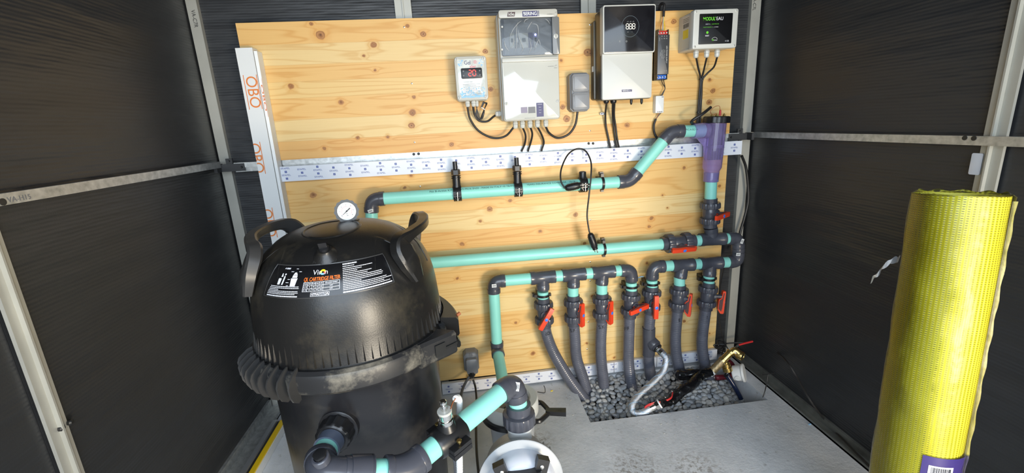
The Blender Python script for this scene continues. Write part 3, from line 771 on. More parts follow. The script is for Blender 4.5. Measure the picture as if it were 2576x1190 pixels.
# drop pipe to the pump
dq = WP(1250, 868); obj('pipe', pipe(B(), c0+d0*.045, dq), M_teal, t, label='long turquoise drop pipe')
dk = WP(1251, 880); drop2 = V((1.036, -.40, .165)); dd = (drop2-dk).normalized()
obj('elbow', elbow_mesh(dk, -d0, dd, .040, .022), M_grey, t)
obj('pipe', pipe(B(), dk+dd*.02, drop2), M_teal, t)

# ---- vertical valves with their spacers and hoses
VS = [ # stub top px, valve top, valve bottom, handle centre, handle direction
 ((1365.5,735),(1366,749),(1370,822),(1375,805,-.060),(.52,0,.85), 'first vertical ball valve from the left, orange handle turned diagonally'),
 ((1441.5,724),(1441.5,742),(1443,817),(1468,794,-.045),(0,0,1), 'second vertical ball valve from the left, orange handle upright'),
 ((1514,717),(1514,737),(1514,806),(1540,788,-.045),(0,0,1), 'third vertical ball valve from the left, orange handle upright'),
 ((1588,712),(1588,729),(1583,798),(1611,780,-.060),(-1,0,-.06), 'fourth vertical ball valve from the left, orange handle level'),
 ((1640,706),(1640,720),(1636,787),(1652,775,-.065),(0,0,1), 'fifth vertical ball valve from the left, orange handle upright beside the level one'),
 ((1709,698),(1709,716),(1704,781),(1740,768,-.035),(.02,0,1), 'second vertical ball valve from the right, orange handle upright'),
 ((1783,692),(1783,710),(1775,778),(1822,760,-.020),(.14,0,1), 'rightmost vertical ball valve, orange handle upright over the grey post')]
for i, (st, vt, vb, h, hd_, lab) in enumerate(VS):
    a, c, e = WP(*st), WP(*vt), WP(*vb)
    sp = pipe(B(), a-(c-a).normalized()*.004, c+(c-a).normalized()*.006); o = obj('pipe_spacer', sp, M_teal)
    tag(o, lab.split(' ball valve')[0].replace('vertical', 'short turquoise').strip()+' pipe piece above its valve', 'pipe', 'short turquoise pipe pieces')
    o['label'] = ('short turquoise pipe piece above the ' + lab.split(',')[0])
    valve(lab, c, e, at(h[0], h[1], y=YP+h[2]), hd_)
valve('upright ball valve below the violet cell, orange handle pointing right', WP(1787,499), WP(1785,572), at(1822,544,y=YP-.052), (-1,0,0), hl=.064)
o = obj('pipe_spacer', pipe(B(), WP(1789,452), WP(1787,502)), M_teal); tag(o, 'turquoise pipe piece between the violet cell and the valve below it', 'pipe', 'short turquoise pipe pieces')

def hose(label, pts, mark=None, mpx=None):
    P_ = smoothline([at(x, y, y=d) if d is not None else V(x) for x, y, d in pts], 8)
    L = []
    r0 = .0262; n = len(P_); rr = []
    Q = []
    for i in range(n-1):
        seglen = (P_[i+1]-P_[i]).length; m = max(2, int(seglen/.0022))
        for k in range(m): Q.append(P_[i].lerp(P_[i+1], k/m))
    Q.append(P_[-1])
    rr = [r0+(.0003 if (i//2) % 2 else -.0002) for i in range(len(Q))]
    t = thing('flexible_hose', label, 'hose', P_[0], 'grey flexible hoses rising from the pebbles')
    obj('tube', B().tube(Q, rr, 20), M_hose, t, sharp=80)
    if mark:
        c = at(mpx[0], mpx[1], y=YP-.027); b = B()
        text(b, mark, (0, 0), .024, lambda u, v: V((c.x+u, -(.0267**2-min(.026, abs(u+mpx[2]))**2)**.5+YP-.0004, c.z+v)), wide=.85, ang=.1)
        obj('marker_lettering', b, M_inkblk, t)
H = [
 ([(1370,818,YP),(1376,846,YP),(1394,890,YP-.005),(1430,950,YP-.03),(1464,996,YP-.055),(1490,1030,YP-.08)], 'BD', (1378,840,0), 'grey flexible hose sweeping right into the pebbles, leftmost of the row'),
 ([(1443,815,YP),(1446,850,YP),(1450,900,YP-.002),(1466,950,YP-.01),(1480,1000,YP-.02)], 'S.K.', (1443,832,0), 'second grey flexible hose from the left, crossing behind the sweeping one'),
 ([(1514,804,YP),(1511,855,YP),(1512,905,YP-.004),(1518,960,YP-.012),(1522,990,YP-.02)], 'S.K', (1514,824,-.004), 'third grey flexible hose from the left, dropping straight into the pebbles'),
 ([(1583,796,YP),(1581,867,YP),(1581,914,YP-.005),(1588,966,YP-.03),(1598,1010,YP-.05)], 'P.F.', (1578,828,0), 'fourth grey flexible hose from the left, under the level orange handle'),
 ([(1636,785,YP),(1633,815,YP),(1632,840,YP)], None, None, 'short grey hose piece between the fifth valve and its tee'),
 ([(1631,890,YP),(1633,920,YP),(1640,960,YP-.01),(1646,990,YP-.02)], None, None, 'grey hose below the tee with the braided branch'),
 ([(1704,779,YP),(1699,840,YP),(1700,885,YP-.004),(1708,925,YP-.012),(1718,960,YP-.02)], 'B', (1710,806,.006), 'second grey flexible hose from the right, behind the black sealed joint'),
 ([(1775,776,YP),(1767,838,YP),(1766,875,YP-.004),(1774,922,YP-.012),(1784,960,YP-.02)], 'B', (1781,799,.010), 'rightmost grey flexible hose, beside the brass fittings')]
for P_, mk, mp_, lab in H: hose(lab, P_, mk, mp_)
# tee fitting with threaded side branch
t = thing('reducing_tee', 'dark grey tee fitting with angled threaded side branch on the fifth hose', 'pipe fitting', WP(1633,860))
ta, tb = WP(1632,824), WP(1631,892)
ax = (tb-ta).normalized(); obj('tee_body', collar(B(), ta, tb, .0305), M_grey, t)
bd = (at(1668,893,y=YP-.075)-WP(1634,858)).normalized(); bc = WP(1634,856)
obj('side_branch', B().lathe(bc+bd*.008, bd, [(0,.030),(.030,.030),(.034,.027),(.034,.024),(.044,.024)], 28), M_grey, t)
obj('hex_nipple', B().lathe(bc+bd*.046, bd, [(0,.024),(.010,.024),(.010,.014),(.018,.014)], 6), M_black, t)
# ---- braided hose
t = thing('braided_hose', 'steel braided hose curving from the grey tee down onto the pebbles', 'hose', at(1600,1000,z=.01))
s0 = bc+bd*.060
bp = [s0, s0+bd*.035, at(1676,905,y=-.165), at(1668,935,y=-.185), at(1640,965,y=-.215), at(1612,990,y=-.245), at(1592,1015,y=-.275), at(1592,1036,y=-.30), at(1612,1040,y=-.318), at(1640,1026,y=-.325)]
bp = [V((q.x, q.y, max(q.z, -.035))) for q in bp]
bl = smoothline(bp, 10); obj('braid', B().tube(bl, [.0150+.0003*(i%2) for i in range(len(bl))], 18), M_braid, t, sharp=80)
st_ = B()
for ph in (0, pi):
    L = []; 
    for i, q in enumerate(bl[4:-4]):
        tn = (bl[i+5]-bl[i+3]).normalized(); u = V((0,1,0)); u = (u-tn*u.dot(tn)).normalized(); v = tn.cross(u); a = i*.35+ph
        L.append(q+(u*cos(a)+v*sin(a))*.0150)
    st_.tube(L, .0008, 5)
obj('blue_tracer', st_, M_lightblue, t, label='blue tracer threads')
d_ = (bl[-1]-bl[-3]).normalized()
obj('ferrule', B().lathe(s0-bd*.010, bd, [(0,.013),(0,.0165),(.012,.0165),(.014,.0145),(.018,.0145),(.020,.0165),(.036,.0165),(.036,.015)], 20), M_chrome, t)
obj('ferrule', B().lathe(bl[-1]-d_*.006, d_, [(0,.016),(.022,.016),(.024,.0145)], 20), M_chrome, t)
obj('hex_nut', B().lathe(bl[-1]+d_*.017, d_, [(0,.0155),(.001,.0185),(.016,.0185),(.017,.0155)], 6), M_chrome, t)
obj('plastic_washer', B().lathe(bl[-1]+d_*.034, d_, [(0,.020),(.006,.020)], 24), M_white, t)
tipv = bl[-1]+d_*.040

# ---- black sealed joint between the hose end and the brass
t = thing('sealed_joint', 'lumpy black sealant coated pipe joint lying on the pebbles', 'pipe fitting', at(1712,945,z=.0))
Rr = random.Random(4)
def lumpy(pts, rs, seg=22, amp=.003):
    b = B(); Q = smoothline(pts, 7); n = len(Q); R2 = [np.interp(i/(n-1)*(len(rs)-1), range(len(rs)), rs) for i in range(n)]
    b.tube(Q, R2, seg)
    b.v = [tuple(V(v)+V((Rr.uniform(-1,1), Rr.uniform(-1,1), Rr.uniform(-1,1)))*amp) for v in b.v]; return b
kb = at(1712,943,z=.035); kc = at(1765,940,y=-.17)
obj('sealed_pipe', lumpy([tipv, at(1690,1006,y=-.285), at(1712,985,y=-.26), at(1745,962,y=-.225), kc], [.017,.022,.024,.024,.021], amp=.0035), M_tar, t, sharp=80)
obj('sealed_elbow', lumpy([kb, at(1735,942,y=-.165), kc, at(1788,936,y=-.165)], [.023,.025,.024,.020], amp=.0022), M_tar, t, sharp=80)
obj('end_cap', B().sphere(kb, .0265, 24, 14, (1,.95,1)), M_tar, t)
for px, py, yy in ((1690,985,-.30),(1693,1012,-.31),(1673,1000,-.32),(1722,1003,-.29)):
    c = at(px, py, y=yy); obj('bolt', B().lathe(c, (0,-.5,.8), [(0,.004),(.006,.004),(.007,.002)], 10), M_metal, t)
# red signal wires
t = thing('red_wires', 'pair of red wires looping over the black sealed joint', 'wire', at(1660,1010,z=.0))
for k in (0, 1):
    P_ = smoothline([at(1692,984+k*3,y=-.27), at(1688,1000+k*2,y=-.315), at(1668,1009+k*2,y=-.325), at(1640,1014+k*3,y=-.325), at(1624,1022+k*2,y=-.32), at(1623,1028+k*3,y=-.32)], 6)
    obj('wire', B().tube(P_, .0024, 8), M_redwire, t)

# ---- brass fittings
t = thing('brass_manifold', 'dirty brass tee fittings with red lever tap in the back right corner', 'tap', at(1830,910,y=-.15))
b0, b1, b2 = at(1788,937,y=-.165), at(1820,905,y=-.16), at(1838,893,y=-.155)
dv = (b1-b0).normalized()
obj('threaded_joint', B().lathe(b0-dv*.012, dv, [(0,.018),(.010,.018),(.010,.0195),(.022,.0195),(.022,.016)], 20), M_white, t)
obj('barrel', lumpy([b0+dv*.004, b0+dv*.03, b1-dv*.006], [.0175,.0185,.0180], amp=.0010), M_brassd, t)
obj('threaded_joint', B().lathe(b1-dv*.014, dv, [(0,.0175),(.006,.0175)], 20), M_white, t)
obj('tee_body', B().lathe(b1-dv*.010, dv, [(0,.016),(0,.0195),(.010,.0195),(.012,.0165),((b2-b1).length+.008,.0165),((b2-b1).length+.010,.0195),((b2-b1).length+.020,.0195),((b2-b1).length+.020,.015)], 24), M_brass, t)
db = (at(1829,936,y=-.175)-b1).normalized()
obj('branch', B().lathe(b1+dv*.006, db, [(0,.014),(.022,.0145),(.024,.0195),(.036,.0195),(.036,.0150),(.042,.0150),(.042,.021),(.060,.021),(.062,.017)], 24), M_brass, t)
b3 = at(1866,896,y=-.175); d3 = V((.45,-.80,-.10)).normalized()
obj('white_seal', B().lathe(b2+dv*.018, dv, [(0,.0165),(.006,.0165)], 20), M_white, t)
obj('tap_body', B().tube(smoothline([b2+dv*.010, b2+dv*.03, b3-d3*.004], 5), .0165, 20), M_brass, t)
obj('outlet', B().lathe(b3-d3*.020, d3, [(0,.016),(0,.0205),(.024,.0205),(.026,.0190),(.026,.0145),(.006,.0140)], 28, cap1=True), M_brass, t)
obj('outlet_bore', B().lathe(b3+d3*.0035, d3, [(0,.0138),(.0005,.0138)], 24), M_chrome, t)
hb = at(1846,880,y=-.15)
obj('stem_nut', B().lathe(hb-V((0,0,.014)), (0,0,1), [(0,.012),(.016,.012),(.018,.007),(.024,.007)], 8), M_metal, t)
lv = obj('lever', B().tube([hb+V((0,0,.006)), at(1851,874,y=-.145), at(1858,868,y=-.14)], [.006,.005,.004], 8), M_metal, t)
la, lb_ = at(1858,868,y=-.14), at(1893,859,y=-.13)
obj('lever_sleeve', B().tube([la, la.lerp(lb_,.5)+V((0,0,.001)), lb_], [.0042,.0048,.0048], 10), M_redwire, lv, label='red lever sleeve')
# dark red corrugated sheath behind and blue-black feed hose
o = obj('corrugated_sheath', B().tube([q for q in smoothline([at(1828,905,y=-.06), at(1842,920,y=-.08), at(1838,945,y=-.09), at(1800,950,y=-.09)], 26)], [.012+.0012*(i%2) for i in range(79)], 14), mat('dark_red_sheath', (.16,.012,.022), .45))
tag(o, 'dark red corrugated sheath behind the brass fittings', 'conduit')
o = obj('feed_pipe', B().tube(smoothline([at(1830,945,y=-.17), at(1845,968,y=-.19), at(1860,995,y=-.21), at(1864,1004,y=-.215)], 6), .0105, 14), mat('black_pe_pipe', (.012,.02,.05), .18)); tag(o, 'black feed pipe with blue sheen running down from the brass branch', 'pipe')
# round junction box
t = thing('junction_box', 'round light grey junction box tilted against the wall corner beside the brass', 'junction box', at(1875,940,y=-.15))
jc = at(1872,938,y=-.185); jd = V((.72,-.55,.25)).normalized()
obj('body', B().lathe(jc-jd*.050, jd, [(0,.030),(.004,.034),(.040,.038),(.042,.038)], 32), M_white, t)
obj('lid', B().lathe(jc-jd*.010, jd, [(0,.040),(.003,.0425),(.010,.0425),(.012,.040)], 36), M_white, t)
s_ = V((-.6,-.75,-.25)).normalized(); s_ = (s_-jd*s_.dot(jd)).normalized()
obj('knockout', B().lathe(jc-jd*.026+s_*.0355, s_, [(0,.013),(.0025,.013),(.0025,.0105),(.0015,.0105),(.0015,.006),(.003,.006)], 24), M_white, t)
obj('seal_strip', lumpy([jc-jd*.05+V((0,0,.02)), jc-jd*.052+V((-.03,0,-.01)), jc-jd*.035+V((-.015,-.01,-.045))], [.007,.009,.008], amp=.002, seg=10), M_tar, t)

# ================================================================== VIOLET CELL
ct, cb_ = at(1803,300,y=YP), at(1790,430,y=YP)
t = thing('chlorinator_cell', 'translucent violet chlorinator cell with black screw cap beside the board edge', 'chlorinator cell', cb_)
ca_ = (cb_-ct).normalized(); Lc = (cb_-ct).length
obj('housing', B().lathe(ct, ca_, [(0,.041),(Lc*.55,.041),(Lc*.93,.0395),(Lc,.032),(Lc+.006,.0325),(Lc+.046,.0325),(Lc+.046,.029)], 36), M_cell, t)
br = V((cell_x, YP, zc_)); bp0 = ct+ca_*((br-ct).dot(ca_))
obj('side_inlet', B().lathe(endC+V((-.038,0,0)), (1,0,0), [(0,.028),(0,.0325),(.055,.0325),(.060,.035),((bp0-endC).length,.035)], 32), M_cell, t)
fl = B(); fo = lambda a, y, c: bp0+V((a, y, c))
fl.skin([[V((bp0.x-.085, YP+q, zc_-.03)), V((bp0.x-.03, YP+q, zc_-.03)), V((bp0.x-.036, YP+q, zc_-.13)), V((bp0.x-.046, YP+q, zc_-.11)), V((bp0.x-.052, YP+q, zc_-.065))] for q in (-.004, .004)]); obj('web', fl, M_cell, t)
obj('cap', B().lathe(ct-ca_*.012, ca_, [(0,.050),(.004,.0545),(.026,.0545),(.028,.052)], 48, teeth=(.0022,.053)), M_black, t, sharp=25)
pl = B()
for k in range(5): 
    x = -.022+.011*k; pl.obox(ct+ca_*.095+V((x,0,0)), (1,0,0), (0,1,0), ca_, .0012, .022, .075)
obj('electrode_plates', pl, M_plate, t, kind='stuff')
obj('plate_holder', B().obox(ct+ca_*.115, (1,0,0), (0,1,0), ca_, .030, .024, .006), M_plate, t)
obj('inlet_sleeve', B().lathe(endC+V((-.030,0,0)), (1,0,0), [(0,.0262),(.045,.0262)], 28), M_grey, t) if False else None
obj('neck_sleeve', B().lathe(ct+ca_*(Lc+.008), ca_, [(0,.0265),(.040,.0265)], 28), mat('blue_grey_sleeve', (.16,.20,.30), .3), t)
tc_ = ct-ca_*.014
for dx in (-.028, .026, -.008):
    obj('terminal', B().lathe(tc_+V((dx,-.01,-.002)), (0,0,1), [(0,.007),(.006,.007),(.006,.003),(.011,.003)], 6), M_brass, t)
obj('wire_boot', B().lathe(tc_+V((.010,-.005,0)), (0,0,1), [(0,.005),(.022,.004),(.024,.002)], 12), M_redwire, t)
obj('terminal_wire', B().tube(smoothline([tc_+V((.010,-.005,.022)), tc_+V((.004,-.005,.040)), tc_+V((-.016,-.005,.038)), tc_+V((-.038,-.010,.022))], 6), .0012, 6), M_copper, t)
obj('terminal_wire', B().tube(smoothline([tc_+V((-.038,-.010,.020)), tc_+V((-.030,-.008,.008)), tc_+V((-.020,-.008,.006)), tc_+V((-.008,-.008,.010))], 6), .0014, 6), M_copper, t)
o = obj('cell_cable', B().tube(smoothline([at(1788,270,y=-.09), at(1768,286,y=-.11), at(1742,303,y=-.10), at(1741,310,y=-.07), at(1752,318,y=-.02), at(1746,348,y=-.012)], 7), .0062, 12), M_cable)
tag(o, 'thick black cable bent over beside the violet cell cap', 'cable', 'black cables')

# ================================================================== SADDLES, PROBES, CLIPS ON THE PIPES
def saddle(px, top=True, label=''):
    u = pxu(px); c = cA+xd*u
    t = thing('injection_saddle', label, 'pipe saddle', c, 'black pipe saddles with injection fittings')
    up = V((0,0,1)); w2 = .0165
    b = B().lathe(c-xd*w2, xd, [(0,.027),(0,.0325),(2*w2,.0325),(2*w2,.027)], 28); obj('clamp', b, M_black, t)
    o2 = V((0,-1,0)); f = c+o2*.033
    b = B().obox(f+V((0,.002,.004)), xd, (0,1,0), (0,0,1), w2, .008, .003).obox(f+V((0,.002,-.006)), xd, (0,1,0), (0,0,1), w2, .008, .003)
    for k in (-1, 1): b.obox(f+xd*k*.010+V((0,.001,-.010)), xd, (0,1,0), (k*.5,0,1), .0016, .006, .010)
    obj('flange', b, M_black, t)
    obj('clamp_screw', B().lathe(f+V((0,-.004,.010)), (0,0,-1), [(0,.0055),(.004,.0055),(.004,.003),(.034,.0028),(.036,.001)], 12), M_metal, t)
    obj('boss', B().lathe(c+up*.022, up, [(0,.019),(.014,.0165),(.040,.0165)], 24), M_black, t)
    s = c+up*.062
    obj('collar_ring', B().lathe(s, up, [(0,.0165),(.001,.020),(.004,.020),(.005,.016),(.008,.016),(.009,.020),(.012,.020),(.013,.015)], 24), M_black, t)
    obj('hex_nut', B().lathe(s+up*.015, up, [(0,.015),(.001,.0185),(.020,.0185),(.023,.015)], 6), M_black, t)
    obj('hose_tail', B().lathe(s+up*.038, up, [(0,.0095),(.030,.0095),(.031,.0085)], 18), M_black, t)
saddle(1150, label='left black pipe saddle with upright injection fitting on the upper pipe')
saddle(1303, label='black pipe saddle with upright injection fitting in the middle of the upper pipe')
u = pxu(1466); c = cA+xd*u
t = thing('probe_saddle', 'black tee saddle with short open stub on the upper pipe under the looped cable', 'pipe saddle', c)
obj('clamp', B().lathe(c-xd*.016, xd, [(0,.027),(0,.033),(.032,.033),(.032,.027)], 28), M_black, t)
obj('stub', B().lathe(c+V((0,0,.022)), (0,0,1), [(0,.019),(.010,.0165),(.012,.0155),(.032,.0150),(.034,.0120)], 24), M_black, t)
obj('stub_bore', B().lathe(c+V((0,0,.0562)), (0,0,1), [(0,.010),(.0004,.010)], 20), M_bolt, t)
fb = B(); f = c+V((0,-.034,0))
for zz in (.005,-.006): fb.obox(f+V((0,0,zz)), xd, (0,1,0), (0,0,1), .018, .007, .0028)
for k in (-1,1): fb.obox(f+xd*k*.011+V((0,0,-.012)), xd, (0,1,0), (k*.5,0,1), .0018, .006, .009)
obj('flange', fb, M_black, t)
obj('clamp_screw', B().lathe(f+V((0,-.006,.012)), (0,0,-1), [(0,.0055),(.004,.0055),(.004,.003),(.034,.0028)], 12), M_metal, t)
def gland_plug(px0, px1, py0, py1, yy, label):
    a, e = at(px0, py0, y=yy), at(px1, py1, y=yy-.004); d = (e-a).normalized(); L = (e-a).length
    t = thing('cable_plug', label, 'plug', a, 'black mains plugs hanging on the cord')
    b = B().lathe(a, d, [(0,.004),(.003,.010),(.010,.0135),(L*.6,.0155),(L*.92,.0150),(L,.0125)], 28); obj('shell', b, M_black, t)
    g = B()
    for k in range(6): g.lathe(a+d*(L*.22+k*L*.085), d, [(0,.0135),(.0008,.0162),(.0016,.0162),(.0024,.0135)], 28)
    obj('grip_rings', g, M_black, t)
    u_ = d.orthogonal().normalized(); v_ = d.cross(u_)
    obj('plug_face', B().lathe(a+d*L, d, [(0,.0125),(.005,.0115),(.010,.0115)], 24), M_black, t)
    for k in (-1, 1): obj('pin', B().lathe(a+d*(L+.008)+V((.006*k,0,-.002*k)), d, [(0,.0022),(.015,.0022),(.017,.001)], 10), M_metal, t)
    return t
gland_plug(1421, 1457, 474, 466, -.125, 'black plug end lying against the saddle on the upper pipe')
gland_plug(1484, 1496, 586, 622, -.125, 'black plug hanging at the middle pipe with two metal pins')
o = obj('looped_cable', B().tube(smoothline([at(1421,474,y=-.125), at(1411,455,y=-.115), at(1412,425,y=-.09), at(1428,390,y=-.06), at(1450,375,y=-.045), at(1472,379,y=-.055), at(1486,405,y=-.085), at(1487,440,y=-.115), at(1482,490,y=-.125), at(1477,540,y=-.12), at(1481,575,y=-.125), at(1484,588,y=-.125)], 8), .0034, 10), M_cable)
tag(o, 'thin black cord looped high over the upper pipe between two plugs', 'cable', 'black cables')

def pipe_clip(label, c, ax, side, reach=.05):
    """black hinged pipe clip: band round the pipe, hinge block at the side, foot to the board"""
    c, ax, side = V(c), V(ax).normalized(), V(side).normalized()
    t = thing('pipe_clip', label, 'pipe clip', c, 'black pipe clips')
    b = B(); n = 28; L = []
    u = side; v = ax.cross(u)
    for k in range(n):
        a = 2*pi*k/n; e = u*cos(a)+v*sin(a); L.append([c+ax*q+e*r for q, r in ((-.005,.0262),(.005,.0262),(.005,.0295),(-.005,.0295))])
    b.skin(L, close=True); obj('band', b, M_black, t)
    bk = V((0,1,0))
    obj('hinge', B().obox(c+side*.033+bk*.004, side, bk, ax, .008, .014, .0065).obox(c+side*.042+bk*.012, side, bk, ax, .006, .010, .008), M_black, t)
    obj('latch', B().obox(c-side*.032+bk*.0, side, bk, ax, .004, .008, .006), M_black, t)
    obj('foot', B().obox(c+bk*.046, side, bk, ax, .022, .0232, .007), M_black, t)
L_ = V((-1,0,0)); Z_ = V((0,0,1))
pipe_clip('black pipe clip around the leftmost manifold branch', WP(1366,742), (0,0,1), L_)
pipe_clip('black pipe clip on the elbow above the level handle', WP(1588,720), (0,0,1), L_)
pipe_clip('black pipe clip with a blue tie above the fifth valve', WP(1640,713), (0,0,1), L_)
pipe_clip('black pipe clip at the rightmost branch below the loop', WP(1783,701), (0,0,1), L_)
pipe_clip('black pipe clip on the upper pipe right of the saddle', cA+xd*pxu(1514), xd, Z_)
pipe_clip('black pipe clip on the middle pipe right of the hanging plug', mL+md*((WP(1518,626)-mL).dot(md)), md, Z_)
o = obj('cable_tie', B().tube([at(1606,699,y=-.06), at(1612,696,y=-.07), at(1618,696,y=-.06)], .002, 6), M_lightblue); tag(o, 'light blue cable tie end beside the clip above the fifth valve', 'cable tie')

# ================================================================== CONTROL BOXES ON THE BOARD
def dev(l, r, t_, b_, y):
    my, mx = (t_+b_)/2, (l+r)/2
    a, c, e, g = at(l, my, y=y), at(r, my, y=y), at(mx, t_, y=y), at(mx, b_, y=y)
    return a.x, c.x, g.z, e.z
def screwcap(par, x, z, y, r=.006, mt=None):
    o = obj('corner_screw', B().lathe((x, y+.002, z), (0,-1,0), [(0,r),(.0032,r),(.0040,r*.8)], 20), mt or M_boxw, par)
    g = B(); strip(g, x-.0007, x+.0007, z-r*.7, z+r*.7, front(y-.0021)); obj('slot', g, M_inkblk, o)
def gland(par, x, y, z, d=(0,0,-1), r=.0095, mt=None, L=.026):
    d = V(d)
    o = obj('cable_gland', B().lathe((x,y,z), d, [(0,r*.9),(.005,r*.9),(.005,r*1.05),(L*.45,r*1.05),(L*.45,r*.8),(L*.5,r),(L*.85,r*.95),(L,r*.6)], 8), mt or M_boxw, par, sharp=20)
    return o
def cable(name, pts, r, mt, label, group='black cables', n=7, par=None):
    o = obj(name, B().tube(smoothline([at(p[0], p[1], y=p[2]) if len(p) == 3 else V(p[:3]) for p in pts], n), r, 10), mt, par)
    if par is None: tag(o, label, 'cable', group)
    return o
def textline(b, x0, x1, z, h, M, rr, gap=.25):
    """illegible small print: a broken fine line"""
    x = x0
    while x < x1:
        L = rr.uniform(.6, 2.6)*h*1.8; e = min(x+L, x1); strip(b, x, e, z-h/2, z+h/2, M); x = e+h*.6

# ---- thermostat box
yf = -.078; x0, x1, z0, z1 = dev(1146, 1226, 141, 252, yf)
t = thing('frost_controller', 'small clear-lidded frost controller box with red 20 display', 'control box', ((x0+x1)/2, 0, z0))
obj('back_box', B().rpanel(x0-.001, x1+.001, z0-.002, z1+.001, -.001, yf+.026, .012, .002), M_box, t)
ld = obj('lid', B().rpanel(x0, x1, z0, z1, yf+.025, yf, .012, .003), M_box, t)
for sx, sz in ((x0+.010, z0+.011), (x1-.010, z0+.011), (x0+.010, z1-.011), (x1-.010, z1-.011)): screwcap(t, sx, sz, yf-.002, .0068)
fx = front(yf-.0004); W_ = x1-x0; Hh = z1-z0
b = B(); 
face = B().rpanel(x0+.010, x1-.010, z0+.010, z1-.010, yf+.001, yf-.0006, .006, .0002); obj('face_film', face, mat('pale_blue_face_film', (.60,.62,.58), .10, var=.25, vscale=28, coat=.5), t)
b = B(); rr = random.Random(9)
for _ in range(150):
    k = rr.random()**2; zc2 = z0+.012+k*.040; xc2 = rr.uniform(x0+.014, x1-.014); q = rr.uniform(.0012,.0042)*(1-k*.5)
    disc(b, xc2, zc2, q, front(yf-.0009-rr.random()*.0003), 7)
for _ in range(26): disc(b, rr.choice((rr.uniform(x0+.012, x0+.034), rr.uniform(x1-.030, x1-.012))), rr.uniform(z1-.036, z1-.014), rr.uniform(.001,.003), front(yf-.0009-rr.random()*.0003), 7)
obj('water_drop_print', b, M_lightblue, t, kind='stuff')
cx_ = (x0+x1)/2
b = B(); text(b, 'Gel', (cx_-.012, z1-.024), .021, front(yf-.0014), wide=.85); obj('lettering', b, M_navy, t)
b = B(); text(b, 'alec', (cx_+.008, z1-.039), .019, front(yf-.0014), wide=.85)
for k in range(6): 
    a = pi*k/3; M = lambda u, v: V((cx_+.018+u*cos(a)-v*sin(a), yf-.0014, z1-.022+u*sin(a)+v*cos(a))); strip(b, .002, .0075, -.0008, .0008, M)
obj('lettering', b, M_pink, t)
d0x, d1x, d0z, d1z = dev(1160, 1213, 171, 197, yf-.006)
ds = obj('display', B().rpanel(d0x, d1x, d0z, d1z, yf, yf-.006, .005, .0015), M_black, t)
b = B(); seven(b, '2', (d0x+d1x)/2-.012, (d0z+d1z)/2-.010, .021, front(yf-.0064), .14); seven(b, '0', (d0x+d1x)/2+.004, (d0z+d1z)/2-.010, .021, front(yf-.0064), .14); obj('digits', b, M_screen, ds)
for k, kz in ((d0x+.009, .008), (d1x-.009, .008), (d0x+.009, -.008), (d1x-.009, -.008)): obj('button', B().lathe((k, yf-.006, (d0z+d1z)/2+kz), (0,-1,0), [(0,.0032),(.0006,.003)], 12), M_inkgrey, ds)
b = B(); text(b, 'Comment régler', (cx_-.014, d0z-.012), .0055, front(yf-.0012)); 
for k in range(9): textline(b, x0+.026, x1-.026-rr.uniform(0,.02), d0z-.021-k*.0052, .0011, front(yf-.0012), rr)
obj('instructions_print', b, M_inkgrey, t, kind='stuff')
for px in (1176, 1191, 1200): c = at(px, 256, y=-.045); gland(t, c.x, -.045, z0, r=.0095 if px != 1200 else .006, L=.024)
cable('control_cable', [(1176,270,-.045),(1183,300,-.035),(1205,330,-.03),(1240,347,-.03),(1272,342,-.035),(1294,318,-.05)], .0042, M_cable, 'black cable drooping from the small controller to the grey panel underside')
cable('control_cable', [(1190,268,-.045),(1194,288,-.035),(1206,304,-.03),(1226,305,-.03),(1242,293,-.04),(1255,286,-.05)], .0042, M_cable, 'short black cable looping from the small controller to the side of the grey panel')
t = thing('cable_bundle', 'coiled thin black sensor wire tied in a bundle beside the small controller', 'cable', at(1210, 285, y=-.03))
for k in range(5):
    o_ = .6*k
    P_ = [at(1198+o_, 268, y=-.035), at(1205-k*2.2, 290+k*1.5, y=-.028-.002*k), at(1208+k, 298+k*.5, y=-.03), at(1213+k*1.2, 286, y=-.034), at(1219, 272+k*.6, y=-.030), at(1222+k*.9, 262-k*.6, y=-.03-.002*k), at(1216+k*.5, 256+k, y=-.034), at(1210+k*.6, 270, y=-.036)]
    obj('wire_loop', B().tube(smoothline(P_, 6), .0014, 6), M_cable, t)
obj('tie', B().tube([at(1211,270,y=-.040), at(1220,276,y=-.040)], .0018, 6), M_white, t)

# ---- main distribution panel
yf = -.115; x0, x1, z0, z1 = dev(1260, 1407, 24, 303, yf)
t = thing('distribution_panel', 'tall light grey distribution panel with smoked window and blue LED', 'control panel', ((x0+x1)/2, 0, z0))
obj('back_box', B().rpanel(x0-.004, x1+.002, z0+.002, z1-.001, -.001, yf+.045, .012, .003), M_box, t)
zc1 = at(1333, 140, y=yf).z; zc0 = at(1333, 158, y=yf).z; ztp = at(1333, 45, y=yf).z; zwb = at(1333, 141, y=yf).z
obj('front_frame', B().rpanel(x0, x1, z0, z1, yf+.046, yf+.006, .012, .004), M_box, t)
obj('header', B().rpanel(x0+.001, x1-.004, ztp, z1, yf+.010, yf-.006, .008, .003), M_box, t)
dr = obj('door', B().rpanel(x0+.004, x1-.003, z0+.004, zc1-.004, yf+.008, yf-.002, .008, .003), M_boxgloss, t, label='glossy light grey front door')
obj('door_ledge', B().rpanel(x0+.004, x1-.004, zc0+.003, zc1-.006, yf, yf-.008, .004, .003), M_box, dr)
